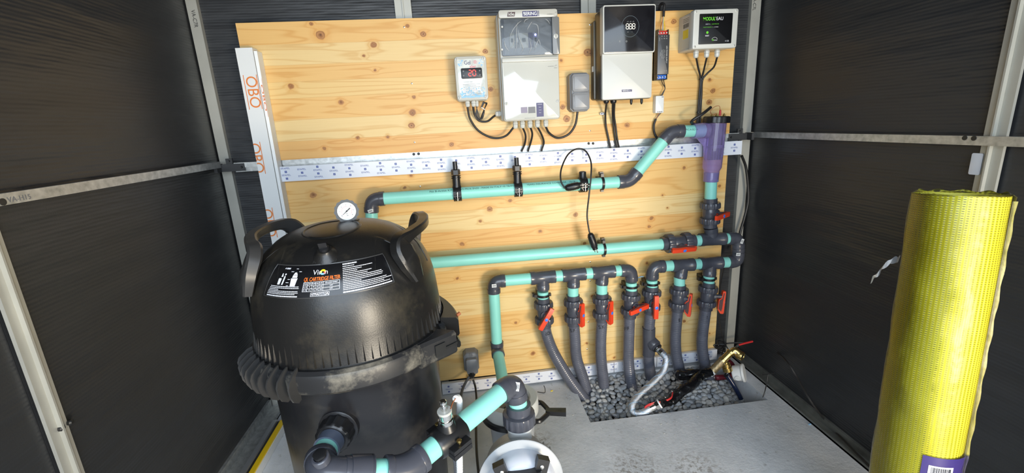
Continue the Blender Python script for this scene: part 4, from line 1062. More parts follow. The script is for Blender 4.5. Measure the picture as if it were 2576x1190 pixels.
# recessed compartment with breakers behind the smoked window
wx0, wx1 = x0+.006, x1-.004
obj('window_frame', B().rpanel(wx0+.001, wx1-.002, zwb+.003, ztp-.002, yf+.006, yf+.001, .006, .002), M_sockcap, t)
obj('side_band', B().rpanel(wx1-.023, wx1+.005, zwb+.001, ztp-.001, yf+.004, yf-.013, .005, .002), mat('smoke_grey_band', (.17,.175,.175), .22), t)
bx0, bz0 = wx0+.028, zwb+.030
for k, (ww, colr) in enumerate(((.018,M_box),(.018,M_sock),(.034,M_box),(.018,M_navy),(.018,M_sockcap))):
    bx = bx0+.004+sum((.018,.018,.034,.018,.018)[:k])*1.03
    br_ = obj('breaker', B().rpanel(bx, bx+ww, bz0, bz0+.052, yf+.001, yf-.004, .002, .001), colr, t)
    obj('toggle', B().rpanel(bx+ww*.3, bx+ww*.7, bz0+.020, bz0+.034, yf-.004, yf-.008, .001, .0008), M_black if k != 1 else M_white, br_)
c = at(1347, 87, y=yf-.006); obj('led_lamp', B().sphere((c.x, yf-.005, c.z), .0034, 14, 8), M_led, t, label='glowing blue LED')
wn = obj('window', B().rpanel(wx0, wx1-.020, zwb+.001, ztp-.001, yf-.0085, yf-.0115, .006, .001), M_smoke, t, label='smoked transparent window')
# creased protective film over the window
fm = B(); nx, nz = 26, 20; rr = random.Random(12); P_ = []
for j in range(nz+1):
    for i in range(nx+1):
        q = .0003*sin(i*1.1+j*.35)*cos(j*.8-i*.2)+.0002*rr.uniform(-1,1)
        P_.append((wx0+.012+(wx1-wx0-.040)*i/nx, yf-.0140+q, zwb+.006+(ztp-zwb-.012)*j/nz))
fm.raw(P_, [(j*(nx+1)+i, j*(nx+1)+i+1, (j+1)*(nx+1)+i+1, (j+1)*(nx+1)+i) for j in range(nz) for i in range(nx)])
fo_ = obj('protective_film', fm, M_film, wn)
cr = B()
for pts in (((1283,92),(1290,76),(1302,60),(1312,52)), ((1297,130),(1300,105),(1299,80),(1302,55)), ((1311,132),(1316,120),(1306,95),(1304,75)), ((1326,75),(1332,64),(1338,55)), ((1338,60),(1350,62),(1354,72),(1354,92)), ((1331,135),(1336,118),(1332,98)), ((1345,125),(1350,110),(1356,98)), ((1372,48),(1378,52),(1383,60)), ((1288,118),(1293,106),(1292,96)), ((1268,100),(1271,115),(1280,128)), ((1360,115),(1357,104),(1354,99)), ((1318,58),(1322,50),(1330,47))):
    Q = smoothline([at(a, c2, y=yf-.0160) for a, c2 in pts], 5); cr.tube(Q, [.0011*sin(pi*(i+.3)/(len(Q)))+.0002 for i in range(len(Q))], 6)
obj('film_crease', cr, M_fold, wn, kind='stuff')
for px, py in ((1263,68),(1263,125)): 
    c = at(px, py, y=yf-.010); obj('hinge_pin', B().lathe((c.x, yf-.008, c.z), (0,-1,0), [(0,.004),(.005,.0035)], 14), M_box, t)
c = at(1398, 91, y=yf-.013); lk = obj('latch', B().lathe((c.x, yf-.012, c.z), (0,-1,0), [(0,.0085),(.003,.0085),(.0036,.0075)], 24), M_boxw, t)
g = B(); strip(g, c.x-.0009, c.x+.0009, c.z-.007, c.z+.007, front(yf-.0158)); obj('slot', g, M_inkblk, lk)
for px, py in ((1274, 261), (1403, 255)):
    c = at(px, py, y=yf-.002); screwcap(t, c.x, c.z, yf-.003, .0062)
M = front(yf-.0066)
c = at(1286, 36, y=yf-.006); g = B(); g.raw([M(c.x-.0155, c.z-.0075), M(c.x+.012, c.z-.0075), M(c.x+.0155, c.z+.0075), M(c.x-.012, c.z+.0075)], [(0,1,2,3)]); obj('logo_plate', g, mat('dark_red_black', (.05,.012,.012), .4), t)
g = B(); text(g, 'ide', (c.x, c.z), .015, front(yf-.0071), bold=True, wide=1.25); obj('lettering', g, M_boxw, t)
c = at(1333.5, 34.5, y=yf-.006); g = B(); strip(g, c.x-.029, c.x+.028, c.z-.0095, c.z+.0095, M); strip(g, c.x+.031, c.x+.0335, c.z-.0095, c.z+.0095, M); obj('name_plate', g, M_navy, t)
g = B(); text(g, 'BERING', (c.x-.0005, c.z-.0003), .0165, front(yf-.0071), bold=True, wide=.92); obj('lettering', g, M_white, t)
g = B(); rr = random.Random(2)
for (px, py, s_) in ((1398,31,'ON'), (1385,35.5,'ECLAIRAGE   0'), (1397,40,'MANU'), (1399,164,'ON'), (1388,166.5,'FILTRATION   0'), (1398,170.5,'MANU')):
    c = at(px, py, y=yf-.006); yy = yf-.0067 if py < 100 else yf-.0027; text(g, s_, (c.x, c.z), .0042, front(yy))
c = at(1333, 295, y=yf); text(g, 'Branchements et essais', (c.x, z0+.009), .0045, front(yf-.0027))
obj('small_print', g, M_inkgrey, t, kind='stuff')
M = front(yf-.0026); q0 = at(1349, 259, y=yf-.002); q1 = at(1368, 293, y=yf-.002); g = B(); strip(g, q0.x, q1.x, q1.z, q0.z, M); obj('navy_label', g, M_navy, t, label='small navy blue label')
g = B(); 
for k, s_ in enumerate(('INTERNET', 'Ecran', 'Local', 'Hors')): text(g, s_, ((q0.x+q1.x)/2, q0.z-.006-k*.0105), .0042, front(yf-.0031))
obj('small_print', g, M_inkwhite, t, kind='stuff')
q2 = at(1310, 270, y=yf-.002); q3 = at(1348, 284, y=yf-.002); g = B(); strip(g, q2.x, q2.x+.026, q3.z+.002, q2.z, M); obj('rating_plate', g, mat('plum_grey_plate', (.20,.16,.22), .3), t)
g = B(); strip(g, q2.x+.029, q3.x-.002, q3.z, q2.z, M); obj('rating_plate', g, M_inkgrey, t)
gl = gland(t, x0-.003, -.05, at(1259,286,y=-.05).z, (-1,0,0), .011, L=.024)
for px in (1296, 1314, 1333, 1352, 1373): c = at(px, 305, y=-.055); gland(t, c.x, -.055, z0+.001, r=.0105, L=.030)
cable('supply_cable', [(1314,319,-.055),(1322,340,-.035),(1320,362,-.015),(1312,381,-.006)], .0042, M_cable, 'left of three black cables dropping from the grey panel into the trunking')
cable('supply_cable', [(1334,319,-.055),(1339,338,-.035),(1334,362,-.015),(1328,381,-.006)], .0042, M_cable, 'middle of three black cables dropping from the grey panel into the trunking')
cable('supply_cable', [(1352,319,-.055),(1362,338,-.035),(1368,358,-.015),(1362,380,-.006)], .0042, M_cable, 'right of three black cables dropping from the grey panel into the trunking')
cable('supply_cable', [(1373,319,-.055),(1382,335,-.04),(1403,347,-.03),(1430,338,-.03),(1447,314,-.03),(1453,281,-.035)], .0046, M_cable, 'black cable swinging from the grey panel across to the double socket')

# ---- double socket
yf = -.056; x0, x1, z0, z1 = dev(1436, 1485, 182, 280, yf)
def octa(x0, x1, z0, z1, c): return [(x0+c,z0),(x1-c,z0),(x1,z0+c),(x1,z1-c),(x1-c,z1),(x0+c,z1),(x0,z1-c),(x0,z0+c)]
t = thing('double_socket', 'grey weatherproof double socket with two closed flaps beside the panel', 'socket', ((x0+x1)/2, 0, z0))
b = B(); L = []
for y, i in ((-.001, -.001), (-.040, 0), (-.041, .003), (yf+.004, .003), (yf, .007)): L.append([V((a, y, c)) for a, c in octa(x0+i-(0 if y < -.02 else .002), x1-i, z0+i, z1-i, .011)])
b.skin(L); obj('housing', b, M_sock, t)
zm = (z0+z1)/2
for a, c in ((z0+.006, zm-.002), (zm+.002, z1-.006)):
    b = B(); b.skin([[V((p_, y, q)) for p_, q in octa(x0+.006+i, x1-.006-i, a+i, c-i, .006)] for y, i in ((yf+.002, 0), (yf-.005, 0), (yf-.007, .002))])
    f_ = obj('flap', b, M_sockcap, t)
    obj('flap_panel', B().rpanel(x0+.014, x1-.014, a+.009, c-.009, yf-.006, yf-.0085, .003, .001), M_sockcap, f_)
    obj('hinge', B().box(x0+.006, x0+.011, c-.010, c-.010, 0, 0) if False else B().lathe((x0+.010, yf-.006, c-.007), (0,0,-1), [(0,.0022),(.009,.0022)], 8), M_sock, f_)

# ---- treatment unit with black glass display
yf = -.135; x0, x1, z0, z1 = dev(1515, 1641, 133, 249, yf); X0, X1, Z0, Z1 = dev(1517, 1649, 11, 134, yf-.012)
t = thing('electrolyser_unit', 'tall wall unit with black glass display on top and pale lower cover', 'control unit', ((x0+x1)/2, 0, z0))
obj('mounting_plate', B().rpanel(x0-.005, x1-.01, z0+.006, Z1-.03, -.001, -.040, .008, .003), M_brownside, t)
obj('body', B().rpanel(x0+.002, X1-.004, z0, Z1-.006, -.040, yf+.024, .008, .004), M_brownside, t)
obj('lower_cover', B().rpanel(x0, x1, z0, z1+.004, yf+.025, yf, .008, .004), M_boxw, t, label='pale grey lower cover')
obj('cover_trim', B().rpanel(x0-.0015, x1+.0025, z0-.0015, z1, yf+.030, yf+.012, .009, .002), M_black, t)
up_ = obj('display_frame', B().rpanel(X0, X1, Z0, Z1, yf+.025, yf-.012, .008, .003), M_boxw, t)
gp = obj('display_glass', B().rpanel(X0+.0045, X1-.0045, Z0+.0045, Z1-.0055, yf-.010, yf-.0135, .005, .0008), M_glassblk, t, label='black glass touch display')
Mg = front(yf-.0139); c = at(1585.5, 66.5, y=yf-.0135)
b = B(); ringmark(b, c.x, c.z, .0365, .0375, Mg, 48, ex=.92); obj('display_ring', b, M_ring, gp)
b = B()
for k in range(3): seven(b, '8', c.x-.0165+k*.0125, c.z-.009, .0185, Mg, .12)
for k in range(2): disc(b, c.x-.005+k*.0125, c.z-.0088, .0009, Mg, 8)
obj('digits', b, M_screenw, gp)
b = B()
for dx, dz, s_ in ((-.010,.017,'mV'), (.001,.017,'pH'), (.012,.017,'g/h'), (-.009,-.019,'on'), (.007,-.019,'-/')): text(b, s_, (c.x+dx, c.z+dz), .0055, Mg)
for px, py in ((1559,104), (1576,104)): q = at(px, py, y=yf-.0135); ringmark(b, q.x, q.z, .0018, .0030, Mg, 16)
obj('icon_print', b, mat('grey_icon', (.30,.31,.30), .4), gp, kind='stuff')
c = at(1577, 228, y=yf); b = B(); strip(b, c.x-.021, c.x+.021, c.z-.0042, c.z+.0042, front(yf-.0004)); obj('name_plate', b, M_navy, t)
b = B(); text(b, 'BERING', (c.x-.006, c.z), .0072, front(yf-.0008), bold=True); text(b, 'SALT', (c.x+.013, c.z), .006, front(yf-.0008)); obj('lettering', b, M_white, t)
for px, py in ((1635,189),): q = at(px, py, y=yf); obj('cover_screw', B().lathe((q.x, yf+.001, q.z), (0,-1,0), [(0,.0028),(.0016,.0028),(.002,.002)], 12), M_boxw, t)
q = at(1503, 172, y=-.03); obj('side_clip', B().box(x0-.0075, x0-.0045, -.035, -.020, q.z-.013, q.z+.008), M_white, t)
for px, r_, L_2 in ((1525,.011,.014), (1543,.013,.016), (1588,.0055,.022), (1614,.0055,.022)):
    q = at(px, 252, y=-.075); obj('cable_entry', B().lathe((q.x, -.075, z0+.001), (0,0,-1), [(0,r_),(L_2*.5,r_),(L_2*.8,r_*.8),(L_2,r_*.4)], 16), M_black, t)
cable('unit_cable', [(1526,257,-.075),(1523,285,-.03),(1524,315,-.012),(1530,345,-.010),(1536,372,-.006)], .0042, M_cable, 'left black cable dropping from the black glass unit through a white clip')
cable('unit_cable', [(1541,258,-.075),(1541,290,-.03),(1544,320,-.014),(1547,345,-.010),(1552,371,-.006)], .0040, M_cable, 'left of the paired black cables below the black glass unit')
cable('unit_cable', [(1546,258,-.075),(1545,290,-.037),(1549,320,-.022),(1552,345,-.018),(1557,371,-.006)], .0040, M_cable, 'right of the paired black cables below the black glass unit')
t = thing('cable_clip', 'small white cable clip below the black glass unit', 'cable clip', at(1517, 286, y=-.005))
q = at(1517, 286, y=-.014); obj('body', B().rpanel(q.x-.012, q.x+.012, q.z-.005, q.z+.005, -.001, -.016, .003, .001), M_white, t)
obj('nail', B().lathe((q.x-.006, -.016, q.z), (0,-1,0), [(0,.0032),(.001,.003)], 12), M_navy, t)

# ---- LED power supply
yf = -.048; x0, x1, z0, z1 = dev(1655, 1681, 87, 187, yf); q = at(1668, 73, y=yf); q2 = at(1666, 200, y=yf)
t = thing('led_power_supply', 'slim dark grey metal power supply with red and blue terminals', 'power supply', ((x0+x1)/2, 0, q2.z))
obj('base_tray', B().box(x0, x1+.003, -.012, -.001, q2.z, q.z).box(x0, x0+.0015, -.046, -.001, q2.z, q.z).box(x1+.0015, x1+.003, -.040, -.001, q2.z, q.z), M_psu, t)
obj('case', B().rpanel(x0-.0005, x1+.004, z0, z1, -.012, yf, .002, .001), M_psu, t)
b = B()
n_ = 22
for k in range(n_):
    z = z0+.004+(z1-z0-.008)*k/(n_-1)
    for j in range(4): 
        y = -.018-.007*j-(.003 if k % 2 else 0); b.lathe((x0-.0006, y, z), (-1,0,0), [(0,.0019),(.0003,.0019)], 6)
obj('vent_hole', b, M_bolt, t, kind='stuff')
for (za, zb_, mt_, n_) in ((z1+.001, q.z-.004, M_red, 4), (q2.z+.003, z0-.001, M_bluet, 4)):
    tb_ = obj('terminal_block', B().rpanel(x0+.003, x1, za, zb_, -.012, yf+.012, .001, .001), mt_, t)
    for k in range(n_): 
        xk = x0+.006+(x1-x0-.009)*k/(n_-1); obj('terminal_screw', B().lathe((xk, yf+.012, (za+zb_)/2), (0,-1,0), [(0,.0030),(.002,.0030),(.0025,.002)], 10), M_metal, tb_)
Mp = front(yf-.0004); b = B(); xc, zc3 = (x0+x1)/2, (z0+z1)/2
text(b, 'LED POWER SUPPLY', (x1-.007, zc3), .0078, Mp, bold=True, ang=radians(-90), wide=.95)
for k, s_ in enumerate(('INPUT 100-240V', 'OUTPUT 12V 8.3A', 'MAX 100W IP20', '50/60Hz')): text(b, s_, (x1-.016-k*.006, zc3+.002), .0046, Mp, ang=radians(-90))
for k in range(3): text(b, ('G','N','L')[k], (x1-.009-k*.010, z1-.015), .0065, Mp, bold=True); disc(b, x1-.009-k*.010, z1-.006, .0017, Mp, 10)
for k in range(4): text(b, ('V+','V+','V-','V-')[k], (x1-.006-k*.009, z0+.013), .005, Mp, bold=True)
text(b, 'INPUT', (x0+.005, z1-.018), .005, Mp, ang=radians(-90))
obj('small_print', b, mat('silver_print', (.42,.42,.40), .4), t, kind='stuff')
for k, (mt_, px) in enumerate(((M_copper,1662),(M_lightblue,1667),(M_yellow,1672))):
    obj('lead_wire', B().tube(smoothline([at(px, 76, y=-.036), at(px+(0,.3,.5)[k], 66, y=-.030), at(1668+(k-1)*1.5, 54, y=-.022), at(1669+(k-1), 40, y=-.018)], 6), .0014, 6), mt_, t)
cable('mains_cable', [(1669,42,-.018),(1670,26,-.016),(1671,12,-.014),(1664,9,.0),(1659,18,.015),(1658,30,.03),(1660,45,.045),(1661,60,.055)], .0052, M_cable, 'black mains cable looped over the board edge above the power supply')
for k, dx in enumerate((0, 5)): obj('output_wire', B().tube(smoothline([at(1663+dx, 197, y=-.036), at(1667+dx*.8, 210, y=-.025), at(1673, 222, y=-.018), at(1668+dx*.3, 232, y=-.018), at(1662+dx*.6, 242, y=-.016)], 6), .0017, 6), M_cable, t)
# ---- small white receiver
yf = -.026; x0, x1, z0, z1 = dev(1650, 1670, 241, 284, yf)
t = thing('led_receiver', 'small white plastic receiver box below the power supply', 'receiver', ((x0+x1)/2, 0, z0))
obj('case', B().rpanel(x0-.001, x1, z0, z1, -.001, yf, .003, .0015), M_white, t)
b = B()
for k in range(6): strip(b, x0+.006+k*.0042, x0+.0085+k*.0042, z0+.003, z0+.0065, front(yf-.0004))
for k in range(2): strip(b, x1-.010+k*.0045, x1-.0072+k*.0045, z1-.007, z1-.0035, front(yf-.0004))
obj('terminal_slots', b, M_inkblk, t, kind='stuff')
for k in range(3): obj('wire', B().tube(smoothline([at(1657+k*3, 284, y=-.018), at(1654+k, 292, y=-.014), at(1649+k*.5, 300, y=-.012)], 5), .0013, 6), (M_copper, M_cablegrey, M_cable)[k], t)
cable('lamp_cable', [(1650,299,-.012),(1645,315,-.012),(1646,333,-.012),(1654,348,-.014),(1672,357,-.012)], .0046, M_cable, 'grey black cable curving from the white receiver behind the grey elbow')

# ---- flow controller box
yf = -.125; x0, x1, z0, z1 = dev(1744, 1856, 22, 122, yf)
t = thing('water_controller', 'light grey controller box with black front label and green lettering', 'control box', ((x0+x1)/2, 0, z0))
obj('back_box', B().rpanel(x0+.003, x1-.004, z0+.003, z1-.003, -.001, yf+.028, .006, .002), M_box, t)
obj('lid', B().rpanel(x0, x1, z0, z1, yf+.028, yf, .008, .005), M_boxw, t)
for sx, sz in ((x0+.010, z0+.009), (x1-.010, z0+.009), (x0+.010, z1-.009), (x1-.010, z1-.009)): screwcap(t, sx, sz, yf+.001, .0052)
l0 = at(1760, 35, y=yf); l1 = at(1839, 109, y=yf)
pn = obj('front_label', B().rpanel(l0.x, l1.x, l1.z, l0.z, yf+.001, yf-.0008, .003, .0003), M_label, t, label='black front label')
Mf = front(yf-.0013); cxl = (l0.x+l1.x)/2; wl_ = l1.x-l0.x
c = at(1796, 47.5, y=yf)
b = B(); text(b, 'MODUL\'', (c.x-.019, c.z), .0175, Mf, bold=True, wide=.82); c5 = at(1779, 82, y=yf); disc(b, c5.x, c5.z, .0048, Mf, 20)
c6 = at(1783, 61, y=yf); text(b, '- -  /  ELECTROLYSE', (c6.x+.022, c6.z), .0045, Mf); text(b, 'HAUTE TENSION 1', (c6.x-.004, c6.z-.011), .0045, Mf); 
c7 = at(1797, 101, y=yf); text(b, 'W', (c7.x-.007, c7.z), .009, Mf, bold=True); obj('lettering', b, M_green, pn)
b = B(); text(b, 'EAU', (c.x+.024, c.z), .0175, Mf, bold=False, wide=.9); text(b, 'RESET', (c5.x, c5.z-.012), .0062, Mf, bold=True)
text(b, 'DEBIT H 1', (c6.x-.004, c6.z), .0045, Mf); text(b, '1 - H MANU', (c6.x+.028, c6.z-.011), .0045, Mf)
text(b, 'water', (c7.x+.004, c7.z), .007, Mf); ringmark(b, c7.x, c7.z, .0098, .0106, Mf, 24, 20, 160, ex=1.2)
c8 = at(1830, 103, y=yf); text(b, 'CE', (c8.x, c8.z), .0075, Mf, wide=1.1); text(b, 'X', (c8.x-.009, c8.z), .0065, Mf)
obj('lettering', b, M_inkwhite, pn)
# stickers on its left side
Ms = lambda u, v: V((x0+.0026, u, v))
zc4 = (z0+z1)/2
b = B().skin([[V((x0+e, y, z)) for y, z in ((-.090, z0+.012), (-.030, z0+.012), (-.030, z1-.012), (-.090, z1-.012))] for e in (.0032, .0024)]); st = obj('side_sticker', b, M_boxw, t)
b = B().skin([[V((x0+e, y, z)) for y, z in ((-.082, zc4-.022), (-.040, zc4-.022), (-.040, zc4+.010), (-.082, zc4+.010))] for e in (.0024, .0018)]); obj('yellow_patch', b, M_yellow, st, label='yellow warning patch')
b = B(); rr = random.Random(5); 
Mv = lambda u, v: V((x0+.0021, -.085+u, v))
y = 0
while y < .045: k = rr.choice((.001,.002)); strip(b, y, y+k, zc4+.018, zc4+.034, Mv); y += k+rr.choice((.001,.0018))
for k in range(3): textline(b, 0, .048, z1-.020-k*.006, .0016, Mv, rr)
obj('barcode', b, M_inkblk, st, kind='stuff')
for px in (1751, 1778, 1804): q = at(px, 130, y=-.075); gland(t, q.x, -.075, z0+.003, r=.0105, L=.030)
for k, P_ in enumerate(([(1751,144,-.075),(1756,170,-.04),(1762,198,-.018),(1759,240,-.016),(1755,290,-.016),(1753,320,-.014)],
          [(1778,144,-.075),(1772,170,-.04),(1766,198,-.018),(1763,240,-.020),(1758,290,-.022),(1757,320,-.016)],
          [(1804,144,-.075),(1796,168,-.045),(1778,186,-.024),(1767,203,-.016),(1765,240,-.014),(1762,290,-.014),(1761,320,-.014)])):
    cable('sensor_cable', P_, .0038, M_cable, ('left', 'middle', 'right')[k]+' of three black cables gathered below the green-lettered controller')
for py in (200, 283):
    o = obj('cable_tie', B().lathe(at(1763 if py == 200 else 1757, py-2, y=-.018), (-.02,0,-1), [(0,.0085),(.004,.0085)], 12), M_cable); tag(o, ('upper' if py == 200 else 'lower')+' black tie round the three gathered cables', 'cable tie', 'black ties')
# cables behind the elbow and along the back right corner
cable('lead_cable', [(1752,350,-.006),(1760,340,-.010),(1766,330,-.012)], .004, M_cable, 'short black cable entering the trunking behind the violet cell')
o = cable('corner_cable', [(1866,392,-.005),(1876,420,.015),(1881,460,.02),(1882,505,.02),(1872,550,.02),(1862,585,.02),(1852,640,.0)], .0060, M_cable, 'thick black corrugated cable arching behind the corner post', n=8)
cable('thin_cable', [(1822,672,-.055),(1812,720,-.03),(1809,770,-.02),(1812,820,-.02),(1822,860,-.03),(1834,882,-.05)], .0028, M_cable, 'thin black cable running down beside the rightmost valve')
cable('wall_cable', [(1800,868,.03),(1830,864,.0),(1870,862,-.03),(1905,868,-.06),(1940,876,-.09)], .0035, M_cable, 'black cable bowing out of the back right corner', n=6)
fc = [at(1940,876,y=-.09)] + [at(px, py, x=2.215) for px, py in ((1975,905),(2005,950),(2040,1010))] + [at(px, py, z=.02) for px, py in ((2080,1062),(2130,1115),(2190,1175))]
o = obj('wall_cable', B().tube(smoothline(fc, 7), .0035, 8), M_cable); tag(o, 'black cable trailing along the foot of the right wall', 'cable', 'black cables')
o = obj('wire_tangle', B().tube(smoothline([V((2.16+.03*cos(k*1.9), -.02+.02*sin(k*2.7), .10+.022*sin(k*1.3)-.003*k)) for k in range(16)], 5), .0028, 6), M_cable); tag(o, 'tangled black wires in the corner behind the brass fittings', 'wire')
cable('tie_wire', [(1932,942,-.30),(1929,962,-.31),(1924,985,-.33),(1919,1000,-.335)], .0022, M_cable, 'stiff black wire standing at the right end of the pebble pit')
cable('tie_wire', [(1918,943,-.28),(1933,941,-.30),(1948,939,-.32)], .0018, M_cable, 'short black cross wire above the right end of the pebble pit')

# ---- low socket with plug
yf = -.050; x0, x1, z0, z1 = dev(1166, 1205, 888, 938, yf)
t = thing('wall_socket', 'small grey weatherproof socket low on the board behind the pump pipe', 'socket', ((x0+x1)/2, 0, z0))
b = B(); b.skin([[V((a, y, c)) for a, c in octa(x0+i, x1-i, z0+i, z1-i, .014)] for y, i in ((-.001,0),(-.036,0),(yf+.004,.002),(yf,.006))]); obj('housing', b, M_sock, t)
hg = B(); hg.skin([[V((a, y, c)) for a, c in octa(x0+.012+i, x1-.006-i, z0+.004+i, z1-.022-i, .006)] for y, i in ((yf+.002,0),(yf-.020,.001),(yf-.024,.005))]); obj('flap', hg, M_sockcap, t)
obj('knockout', B().lathe(((x0+x1)/2, yf+.001, z1-.012), (0,-1,0), [(0,.010),(.002,.009)], 20), M_sock, t)
q = at(1187, 940, y=-.055); o = obj('rubber_plug', B().lathe((q.x, -.060, z0+.014), (0,0,-1), [(0,.017),(.012,.019),(.024,.014),(.034,.006)], 16), M_black); tag(o, 'black rubber plug pushed into the low grey socket', 'plug')
cable('pump_cable', [(1190,955,-.058),(1196,975,-.08),(1199,1010,-.16),(1198,1050,-.30),(1198,1100,-.42),(1200,1150,-.52),(1205,1200,-.60)], .0048, M_cable, 'black power cable hanging from the low socket beside the pump')
cable('sheath_cable', [(1180,948,-.058),(1170,965,-.08),(1162,985,-.12),(1157,1020,-.2),(1160,1060,-.30)], .0062, M_cablegrey, 'grey cable beside the black pump cable below the low socket', group='grey cables')

# ================================================================== CARTRIDGE FILTER
FX, FY, FZ, FS = .612, -.757, .735, .985
FPROF = [(.0,.236),(.055,.2345),(.10,.231),(.13,.2265),(.15,.222),(.172,.2145),(.19,.206),(.21,.193),(.225,.178),(.243,.156),(.255,.135),(.264,.110),(.270,.085),(.2745,.045),(.276,.002)]
def frz(z): return float(np.interp(z-FZ, [a for a, _ in FPROF], [b_ for _, b_ in FPROF]))*FS
def FP(a, z, off=0.0, r=None):
    """point on the filter at angle a (degrees) and height z"""
    r = (frz(z) if r is None else r)+off; return V((FX+r*cos(radians(a)), FY+r*sin(radians(a)), z))
t = thing('cartridge_filter', 'big black pool cartridge filter with domed lid and clamp band', 'pool filter', (FX, FY, 0))
AX = (0,0,1); O_ = V((FX, FY, 0))
tank = obj('tank', B().lathe(O_, AX, [(0,.185),(.01,.198),(.06,.203),(.62,.213),(.64,.222),(FZ-.05,.226)], 72), M_tank, t, sharp=60)
lid = obj('lid', B().lathe(O_, AX, [(FZ-.02,.238)]+[(FZ+h, r*FS) for h, r in FPROF[:-1]]+[(FZ+.276,.002)], 96), M_lid, t, sharp=70)
# moulded ribs round the lid rim and under the band
b = B(); nr = 84
for k in range(nr):
    a = 360*k/nr+1; L = .050+.008*sin(k*2.1)
    def rb(da, z, off): return FP(a+da, z, off)
    b.raw([rb(-.5,FZ+.001,-.0005), rb(.5,FZ+.001,-.0005), rb(0,FZ+.001,.0055), rb(0,FZ+L,-.0005)], [(0,1,2),(0,2,3),(1,3,2),(0,3,1)])
obj('rim_ribs', b, M_lid, t, kind='stuff')
b = B()
for k in range(nr):
    a = 360*k/nr+1; r0 = .2145
    P_ = [FP(a-.6,.685,0,r0), FP(a+.6,.685,0,r0), FP(a,.685,.010,r0), FP(a,.628,0,.2125)]
    b.raw(P_, [(0,1,2),(0,2,3),(1,3,2),(0,3,1)])
obj('tank_ribs', b, M_tank, t, kind='stuff')
# raised circle and soft lobes on the dome
b = B(); L = []
ccx, ccy = FX-.006, FY-.045
for k in range(48):
    a = 2*pi*k/48; x, y = ccx+.066*cos(a), ccy+.066*sin(a)
    ring = []
    for dr_, dh in ((-.004,-.001),(-.0015,.0018),(.0015,.0018),(.004,-.001)):
        xx, yy = ccx+(.066+dr_)*cos(a), ccy+(.066+dr_)*sin(a); rr_ = math.hypot(xx-FX, yy-FY)
        hz = float(np.interp(-rr_/FS, [-b_ for _, b_ in FPROF], [a_ for a_, _ in FPROF])); ring.append(V((xx, yy, FZ+hz+dh)))
    L.append(ring)
b.skin(L, close=True); obj('dome_ring', b, M_lid, t)
for a0 in (226, 318, 10, 110, 170):
    L = []
    for k in range(25):
        s_ = k/24; a = a0-17+34*s_; z = FZ+.165+.085*sin(pi*s_)**.6
        L.append([FP(a+q*.0, z+dz, off) for q, dz, off in ((0,-.004,-.0006),(0,-.0015,.0016),(0,.0015,.0016),(0,.004,-.0006))])
    obj('dome_lobe', B().skin(L), M_lid, t)
# clamp band
bd_ = B(); nb = 120; L = []
a_s, a_e = -14, 334
for k in range(nb+1):
    a = a_s+(a_e-a_s)*k/nb
    L.append([FP(a, z, 0, r) for r, z in ((.226,FZ-.062),(.243,FZ-.060),(.251,FZ-.052),(.253,FZ-.018),(.250,FZ-.010),(.242,FZ-.003),(.234,FZ-.004))])
band = obj('clamp_band', bd_.skin(L), M_band, t, label='dusty black clamp band', sharp=28)
# clamp lugs at the closure (front half and rear half)
def lug(a0, a1, r1a, r1b, zb, zt, mt_, name='clamp_lug'):
    L = []
    for k in range(11):
        s_ = k/10; a = a0+(a1-a0)*s_; ro = r1a+(r1b-r1a)*s_**1.5
        L.append([FP(a, z, 0, r) for r, z in ((.240,zb),(ro-.004,zb),(ro,zb+.006),(ro,zt-.008),(ro-.006,zt),(.240,zt))])
    return obj(name, B().skin(L), mt_, t, sharp=28)
lg = lug(318, 339, .254, .292, FZ-.066, FZ-.004, M_band)
w0 = B(); 
w0.skin([[FP(a, z, 0, .2725+.0005) for a, z in ((326.5,FZ-.050),(331.5,FZ-.050),(331.5,FZ-.020),(326.5,FZ-.020))], [FP(a, z, 0, .285) for a, z in ((326.5,FZ-.050),(331.5,FZ-.050),(331.5,FZ-.020),(326.5,FZ-.020))]])
wv_ = B(); rl = .2725
def lr(a): s_ = (a-318)/21; return .254+(.292-.254)*s_**1.5
wv_.raw([FP(a, z, .0045, lr(a)) for a, z in ((326.0,FZ-.052),(332,FZ-.052),(332,FZ-.020),(326.0,FZ-.020))], [(0,1,2,3)]); obj('lug_window', wv_, M_bolt, lg)
wv_ = B(); wv_.raw([FP(a, z, .0046, lr(a)) for a, z in ((332,FZ-.040),(338.5,FZ-.040),(338.5,FZ-.034),(332,FZ-.034))], [(0,1,2,3)]); obj('lug_slot', wv_, M_bolt, lg)
lug(28, -13, .254, .288, FZ-.040, FZ+.012, M_lid)
lug(14, -16, .248, .293, FZ-.066, FZ-.042, M_lid)
bo = FP(352, FZ+.012, 0, .270); obj('clamp_bolt', B().lathe(bo-V((0,0,.012)), (.8,.55,.35), [(0,.005),(.022,.005)], 10), M_copper, t, label='copper coloured bolt tip')
# finned grip
for k in range(9):
    a = 204+k*6.1
    L = []
    for da in (-.42, .42):
        L.append([FP(a+da, z, 0, r) for r, z in ((.240,FZ+.006),(.252,FZ+.002),(.272,FZ-.014),(.277,FZ-.026),(.276,FZ-.046),(.269,FZ-.062),(.256,FZ-.072),(.246,FZ-.070),(.242,FZ-.03))])
    obj('grip_fin', B().skin(L), M_fin, t, sharp=30)
